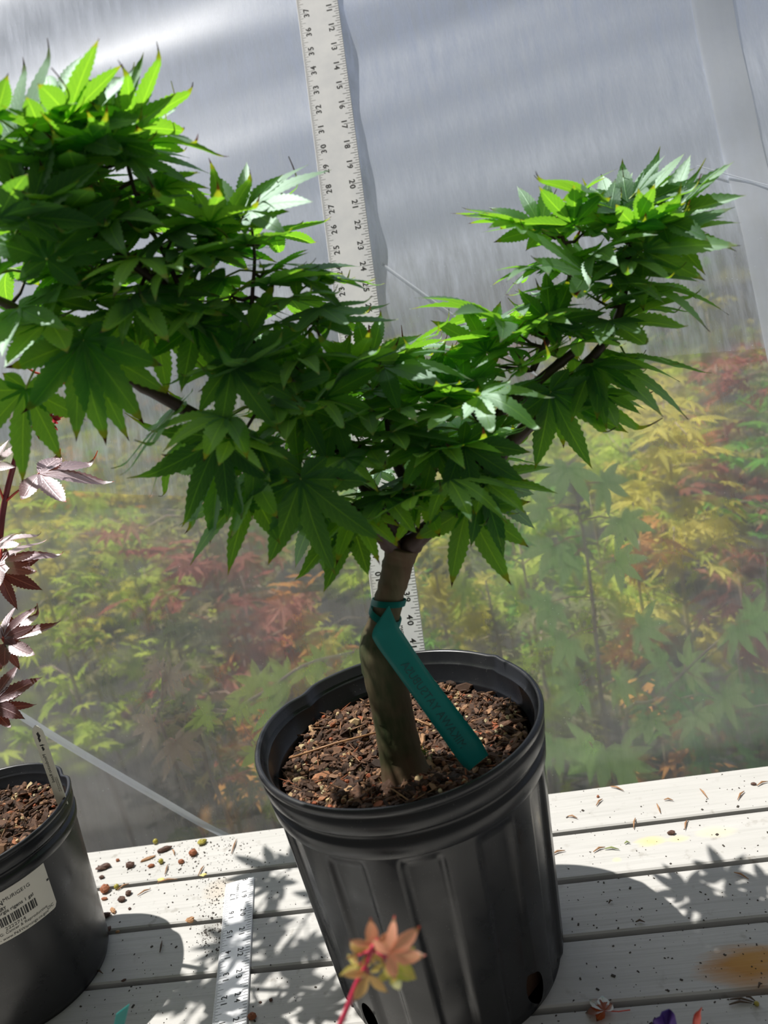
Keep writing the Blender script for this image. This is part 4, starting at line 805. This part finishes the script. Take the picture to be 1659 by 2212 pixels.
# tiny grit nobody could count
m = MB(); r = random.Random(11)
def near_pots(p): return math.hypot(p.x-PX, p.y-PY) < 4.1 or math.hypot(p.x-QX, p.y-QY) < 3.1
for i in range(2400):
    if i < 1500: px, py = r.uniform(150, 1700), r.uniform(1650, 2260)
    elif i < 2000: px, py = r.gauss(430, 90), r.gauss(1850, 45)
    elif i < 2300: px, py = r.gauss(462, 25), r.gauss(2015, 28)
    else: px, py = r.gauss(470, 22), r.gauss(1925, 20)
    p = at_z(px, py)
    if p.y > YB-.05 or p.y < 4 or near_pots(p) or (YB-p.y) % BP < .12 or (YB-p.y) % BP > BP-.14: continue
    s_ = abs(r.gauss(0, .010))+.005; m.box((p.x, p.y, s_*.4+.001), (s_*r.uniform(.6, 2), s_, s_*.4), Matrix.Rotation(r.uniform(0, 3), 3, 'Z'))
tag(m.build('bench_grit', M['grit'], loc=(0, 20, 0), smooth=False), 'fine dark soil specks sprinkled over the pale bench boards', 'grit', None, 'stuff')
# fallen leaf, purple petal, red leaf and a teal tag end at the front
def small_leaf(name, px, py, z, an, size, mat, label, cat, face=.9, li=0, lift=0):
    p = at_z(px, py, z); d = RT*math.cos(R_(an))+UP*math.sin(R_(an)); nn = (-FW)*face+Vector((0, 0, 1))*(1.2-face); nn = (nn-d*nn.dot(d)).normalized(); y_ = nn.cross(d); V_, F_, U_ = LG2[li]; m = MB()
    m.add([p+d*v[0]*size+y_*v[1]*size+nn*v[2]*size for v in V_], F_, 0, U_, .6); return tag(m.build(name, M[mat], loc=tuple(p)), label, cat)
# fallen leaf lies flat on the board
p = at_z(1307, 2192, .05); V_, F_, U_ = LG2[1]; m = MB(); ca, sa = math.cos(2.2), math.sin(2.2); m.add([(p.x+.62*(ca*v[0]-sa*v[1]), p.y+.62*(sa*v[0]+ca*v[1]), .22+.6*v[2]) for v in V_], F_, 0, U_, .95)
m.tube([(p.x, p.y, .2), (p.x+.4, p.y-.02, .15), (p.x+.75, p.y+.06, .08)], .018, 5, 1)
M['fallen'] = leaf_mat('fallen_red_leaf', (.36, .05, .03), (.45, .12, .04), (.5, .3, .1), (.2, .02, .02), (1.5, .8, .5))
tag(m.build('fallen_leaf', [M['fallen'], M['red_petiole']], loc=tuple(p)), 'small fallen orange-red maple leaf on the board at the bottom, right of the pot', 'fallen leaf')
m = MB(); PT = [(1403, 2212), (1406, 2230), (1412, 2204), (1426, 2198), (1430, 2188), (1446, 2182), (1452, 2186), (1458, 2193), (1463, 2215), (1466, 2240), (1440, 2262), (1408, 2256)]
Pp = [at_y(a, b, 15.6+.15*math.sin(i*1.7)) for i, (a, b) in enumerate(PT)]; c_ = sum(Pp, Vector())/len(Pp)+Vector((0, -.25, 0)); n_ = len(Pp)
bk = [q+Vector((0, .04, .0)) for q in Pp]; m.add(Pp+[c_]+bk+[c_+Vector((0, .04, 0))], [(i, (i+1) % n_, n_) for i in range(n_)]+[(n_+1+(i+1) % n_, n_+1+i, 2*n_+1) for i in range(n_)]+[(i, n_+1+i, n_+1+(i+1) % n_, (i+1) % n_) for i in range(n_)])
b0 = Pp[10]; m.tube([b0, b0+Vector((.1, .1, -1.2)), Vector((b0.x+.2, b0.y+.2, 0))], .05, 6)
tag(m.build('purple_flower', M['purple'], loc=(b0.x+.2, b0.y+.2, 0)), 'deep purple petal poking up at the bottom frame edge', 'flower')
m = MB(); q = pl((1500, 2262, 15.4), (1503, 2225, 15.4), (1507, 2195, 15.4), (1516, 2176, 15.4)); m.tube([Vector((q[0].x+.1, q[0].y+.2, 0))]+spline(q, 4), [.05]*1+[.05]+[.09]*8+[.06, .03, .02, .012], 7)
tag(m.build('red_shoot', M['red_petiole'], loc=(q[0].x+.1, q[0].y+.2, 0)), 'crimson curled shoot tip beside the purple petal', 'plant shoot')
m = MB(); q = [at_y(a, b, 14.5) for a, b in ((244, 2222), (250, 2192), (279, 2170), (272, 2200), (262, 2240))]; bk = [v+Vector((0, .03, 0)) for v in q]
low = [Vector((q[4].x-.1, q[4].y+.3, .0)), Vector((q[4].x-.6, q[4].y+.3, .0))]; F5 = [q[0], q[1], q[2], q[3], q[4], low[0], low[1]]; B5 = [v+Vector((.0, .03, 0)) for v in F5]; n_ = 7
m.add(F5+B5, [tuple(range(7)), tuple(range(13, 6, -1))]+[(i, 7+i, 7+(i+1) % 7, (i+1) % 7) for i in range(7)]); tag(m.build('plant_tag', M['teal'], loc=tuple(low[0]), smooth=False), 'pointed teal tag tip at the bottom frame edge, near the left pot', 'plant tag')

# ------------------------------------------------------------------ maples growing outside beyond the film
def bleaf(r, nl=7):
    A = [(0, 1), (38, .93), (-38, .93), (76, .7), (-76, .7), (125, .4), (-125, .4)]; pts = []
    A = sorted(A, key=lambda q: q[0])
    V_ = [(0, 0, 0)]
    for i, (a, L) in enumerate(A):
        a0 = R_(a); L *= r.uniform(.9, 1.1); dz = -.25*L*L
        for da, rr in ((-12, .55), (0, 1), (12, .55)): V_.append((L*rr*math.cos(a0+R_(da)), L*rr*math.sin(a0+R_(da)), dz*rr*rr+(.05 if da else 0)))
        if i < 6: am = R_((A[i+1][0]+a)/2); V_.append((.30*math.cos(am), .30*math.sin(am), -.01))
    return V_, [(0, i, i+1) for i in range(1, len(V_)-1)]
BL = [bleaf(random.Random(i)) for i in range(5)]
def sapling(name, mat, seed, height, nl, spread, lsize, label, bushy=.35, lean=0.1):
    r = random.Random(seed); root = thing(name, (0, 0, 0), label, 'garden maple'); root.location = (0, 0, 0)
    def loc(v): return Vector((v[0], v[1], v[2]-Z0/S))     # local, so that build() lands at the origin
    m = MB(); pts = [loc((lean*height*.12*(i/5)**2+r.uniform(-.4, .4), r.uniform(-.3, .3), height*i/5)) for i in range(6)]; P = spline(pts, 3)
    m.tube(P, [lerp(.28, .07, i/(len(P)-1)) for i in range(len(P))], 7)
    fm = MB()
    for k in range(max(6, nl//7)):
        t_ = r.uniform(bushy, 1); b = P[min(len(P)-1, int(t_*(len(P)-1)))]; az = r.uniform(0, 6.28); out = Vector((math.cos(az), math.sin(az), r.uniform(-.1, .6))); L = spread*r.uniform(.35, 1)*(1.15-t_*.5)
        e_ = b+out*L; m.tube([b, lerp(b, e_, .5)+Vector((0, 0, .15*L)), e_], [.08, .06, .03], 5)
        for q in range(7):
            c_ = lerp(b, e_, r.uniform(.35, 1.1))+Vector((r.gauss(0, 1), r.gauss(0, 1), r.gauss(0, .8))); a2 = r.uniform(0, 6.28); d = Vector((math.cos(a2), math.sin(a2), r.uniform(-.6, .1))).normalized()
            n__ = Vector((r.uniform(-.5, .5), r.uniform(-.9, .2), 1)).normalized(); n__ = (n__-d*n__.dot(d)).normalized(); y_ = n__.cross(d); s_ = lsize*r.uniform(.6, 1.1); V_, F_ = BL[r.randrange(5)]
            fm.add([c_+d*v[0]*s_+y_*v[1]*s_+n__*v[2]*s_ for v in V_], F_, 0, None, r.random())
    m.build('stem', M['bgstem'], root); fm.build('foliage', M[mat], root, smooth=False); return root
M['bgstem'] = plain('sapling_stem', (.48, .36, .28), .6, noise=.2)
def place(root, x, y, z=-29.9, rz=0, s=1.0, first=False, label=None, group=None):
    o = root
    if not first:
        o = root.copy(); C.objects.link(o)
        for ch in root.children: c_ = ch.copy(); C.objects.link(c_); c_.parent = o
    o.location = W((x, y, z)); o.rotation_euler = (0, 0, rz); o.scale = (s, s, s)
    if label: o['label'] = label
    if group: o['group'] = group
    return o
KN = [('bg_green', 'green'), ('bg_lime', 'lime green'), ('bg_orange', 'orange'), ('bg_red', 'dull red'), ('bg_yellow', 'yellow'), ('bg_dull', 'faded olive')]
protos = {}
for i, (k, nm) in enumerate(KN):
    protos[k] = [sapling('garden_maple', k, 40+i*3+j, [38, 30][j], [110, 130][j], [7.5, 9][j], 2.1, nm) for j in range(2)]
used = set(); rr = random.Random(21)
def gm(k, j, x, y, s, label, group=None):
    f = (k, j) not in used; used.add((k, j)); place(protos[k][j], x, y, rz=rr.uniform(0, 6.28), s=s, first=f, label=label, group=group)
# maples one can tell apart
for a in [('bg_green', 0, 1.5, 74, 1.15, 'tall green maple outside the film, behind the olive one near the long ruler'), ('bg_orange', 0, 9.5, 52, .93, 'orange-yellow maple outside the film, right of the green maple canopy'), ('bg_lime', 0, -1.0, 47, .88, 'lime maple outside, just right of the long ruler foot'),
          ('bg_green', 1, 13, 42, .95, 'bushy green maple outside the film above the right end of the bench'), ('bg_lime', 1, -9.5, 40, .86, 'lime maple outside the film, directly left of the big pot rim'), ('bg_red', 0, 15.5, 46, .86, 'dull red maple outside at the right frame edge'),
          ('bg_green', 1, -14, 40, .76, 'low green maple outside, behind the gap between both pots'), ('bg_dull', 0, -21, 45, .95, 'olive maple outside behind the purple-leaved young maple'), ('bg_orange', 1, -22, 62, 1.06, 'orange maple outside the film, left, beside the purple-leaved maple'),
          ('bg_red', 1, -25, 66, 1.3, 'dull red maple far left outside the film'), ('bg_yellow', 0, -6, 60, .98, 'yellow maple outside the film behind the long ruler'), ('bg_yellow', 1, 16, 66, 1.3, 'yellow maple outside the film at right below the seam strip'), ('bg_dull', 1, 2, 56, 1.1, 'olive maple outside the film behind the fork of the big maple')]:
    gm(*a)
# plants standing right against the outside of the film: stems and leaves seen quite sharply
def film_side(name, mat, stem, leaves, label, y):
    pts = [at_y(a, b, y) for a, b in stem]; foot = Vector((pts[0].x+.4, pts[0].y+1.2, -29.9)); root = thing(name, foot, label, 'garden maple'); m = MB()
    P = [foot, lerp(foot, pts[0], .5)+Vector((.5, 0, 0))]+pts; P = spline(P, 4); m.tube(P, [lerp(.16, .05, i/(len(P)-1)) for i in range(len(P))], 7); m.build('stem', M['bgstem'], root); fm = MB(); r = random.Random(len(label))
    for (a, b, an, L) in leaves:
        L *= .80
        p = at_y(a, b, y+r.uniform(-.8, 1.2)); d = RT*math.cos(R_(an))+UP*math.sin(R_(an)); q = min(P, key=lambda v: (v-p).length); nn = (-FW*.75+Vector((r.uniform(-.3, .3), 0, .7))).normalized()
        fm.tube([q, (p+q)/2+Vector((0, 0, .15)), p], .035, 5, 1); V_, F_, U_ = LG[[1, 2, 4, 7, 8][r.randrange(5)]]; nn = (nn-d*nn.dot(d)).normalized(); y_ = nn.cross(d)
        fm.add([p+d*v[0]*L+y_*v[1]*L*1.35+nn*v[2]*L for v in V_], F_, 0, U_, r.random())
    fm.build('foliage', [M[mat], M['bgpet']], root)
M['bgpet'] = plain('pink_petiole', (.55, .22, .16), .5)
film_side('garden_maple', 'bg_fresh', [(1312, 1600), (1292, 1430), (1278, 1290), (1264, 1185), (1240, 1060)], [(1225, 1010, -100, 2.4), (1300, 1040, -30, 2.2), (1340, 1120, -60, 2.4), (1195, 1180, -120, 2.3), (1240, 1200, -160, 2.2), (1330, 1210, -40, 2.2), (1190, 1300, -130, 2.2), (1225, 1380, -125, 2.2), (1380, 1350, -30, 2.2), (1250, 1480, -150, 2.2), (1330, 1470, -20, 2.0), (1180, 1100, 170, 2.0)], 'green maple with pale straight stem close behind the film, right of the big pot', 37.5)
film_side('garden_maple', 'bg_lime', [(430, 1590), (500, 1535), (570, 1495), (660, 1435), (765, 1408)], [(440, 1545, -70, 1.5), (455, 1535, 190, 1.4), (520, 1520, -100, 1.8), (560, 1485, 150, 2.0), (600, 1560, -60, 2.2), (620, 1470, 170, 2.0), (665, 1440, -80, 1.8), (700, 1430, 170, 1.6), (765, 1410, -90, 1.2), (610, 1520, 180, 2.2), (560, 1620, -95, 2.0)], 'bright lime leafy branch close behind the film, left of the big pot rim', 35.2)
film_side('garden_maple', 'bg_fresh', [(1350, 1580), (1420, 1510), (1500, 1430), (1580, 1360)], [(1400, 1550, -80, 2.0), (1480, 1435, -10, 2.2), (1590, 1350, -60, 2.2), (1620, 1340, 10, 2.2), (1440, 1430, 200, 2.0), (1560, 1500, -30, 2.2), (1500, 1540, -60, 2.0)], 'green maple with a slanting pinkish stem close behind the film at lower right', 36.2)
film_side('garden_maple', 'bg_fresh', [(1190, 1700), (1200, 1640), (1260, 1600)], [(1195, 1600, -110, 1.9), (1200, 1620, -70, 1.9), (1310, 1620, -100, 2.6), (1340, 1640, -20, 2.4), (1280, 1610, -140, 2.2)], 'low dark green leaves touching the film just above the bench, right of the big pot', 33.4)
film_side('garden_maple', 'bg_pink', [(360, 1600), (350, 1520), (352, 1450)], [(360, 1470, 20, 1.9), (345, 1450, 160, 1.2), (330, 1560, 210, 2.0), (380, 1600, -60, 2.2)], 'pinkish grey leaf behind the film between the two pots', 34.6)
# rows behind
kinds = ['bg_green', 'bg_green', 'bg_lime', 'bg_lime', 'bg_dull', 'bg_lime', 'bg_dull', 'bg_orange', 'bg_red', 'bg_yellow', 'bg_green', 'bg_yellow']
nmd = dict(KN)
for row in range(7):
    y = 66+row*15+row*row*1.2; n = 7+row
    for i in range(n):
        x = -.14*y+(i-(n-1)/2)*(y*1.05/n)*1.05+rr.uniform(-3, 3); k = rr.choice(kinds); k = 'bg_lime' if (row < 4 and x < 2 and k in ('bg_red', 'bg_orange') and rr.random() < .8) else k; s = rr.uniform(.82, 1.16)*(1+.035*row)
        q_ = Vector((x, y, 8))-EYE; ppx = 829.5+1661*q_.dot(RT)/q_.dot(FW); zone = 'left of the big pot' if ppx < 560 else 'behind the long ruler' if ppx < 950 else 'right of the long ruler' if ppx < 1330 else 'by the right frame edge'
        rn = 'first' if row < 2 else 'middle' if row < 4 else 'farthest'
        gm(k, rr.randrange(2), x, y, s, 'blurred %s maple in the %s rows outside the film, %s' % (nmd[k], rn, zone), '%s maples in the %s rows %s' % (nmd[k], rn, zone))
for k, lst in protos.items():
    for j, o in enumerate(lst):
        if (k, j) not in used:
            for ch in list(o.children): bpy.data.objects.remove(ch)
            bpy.data.objects.remove(o)
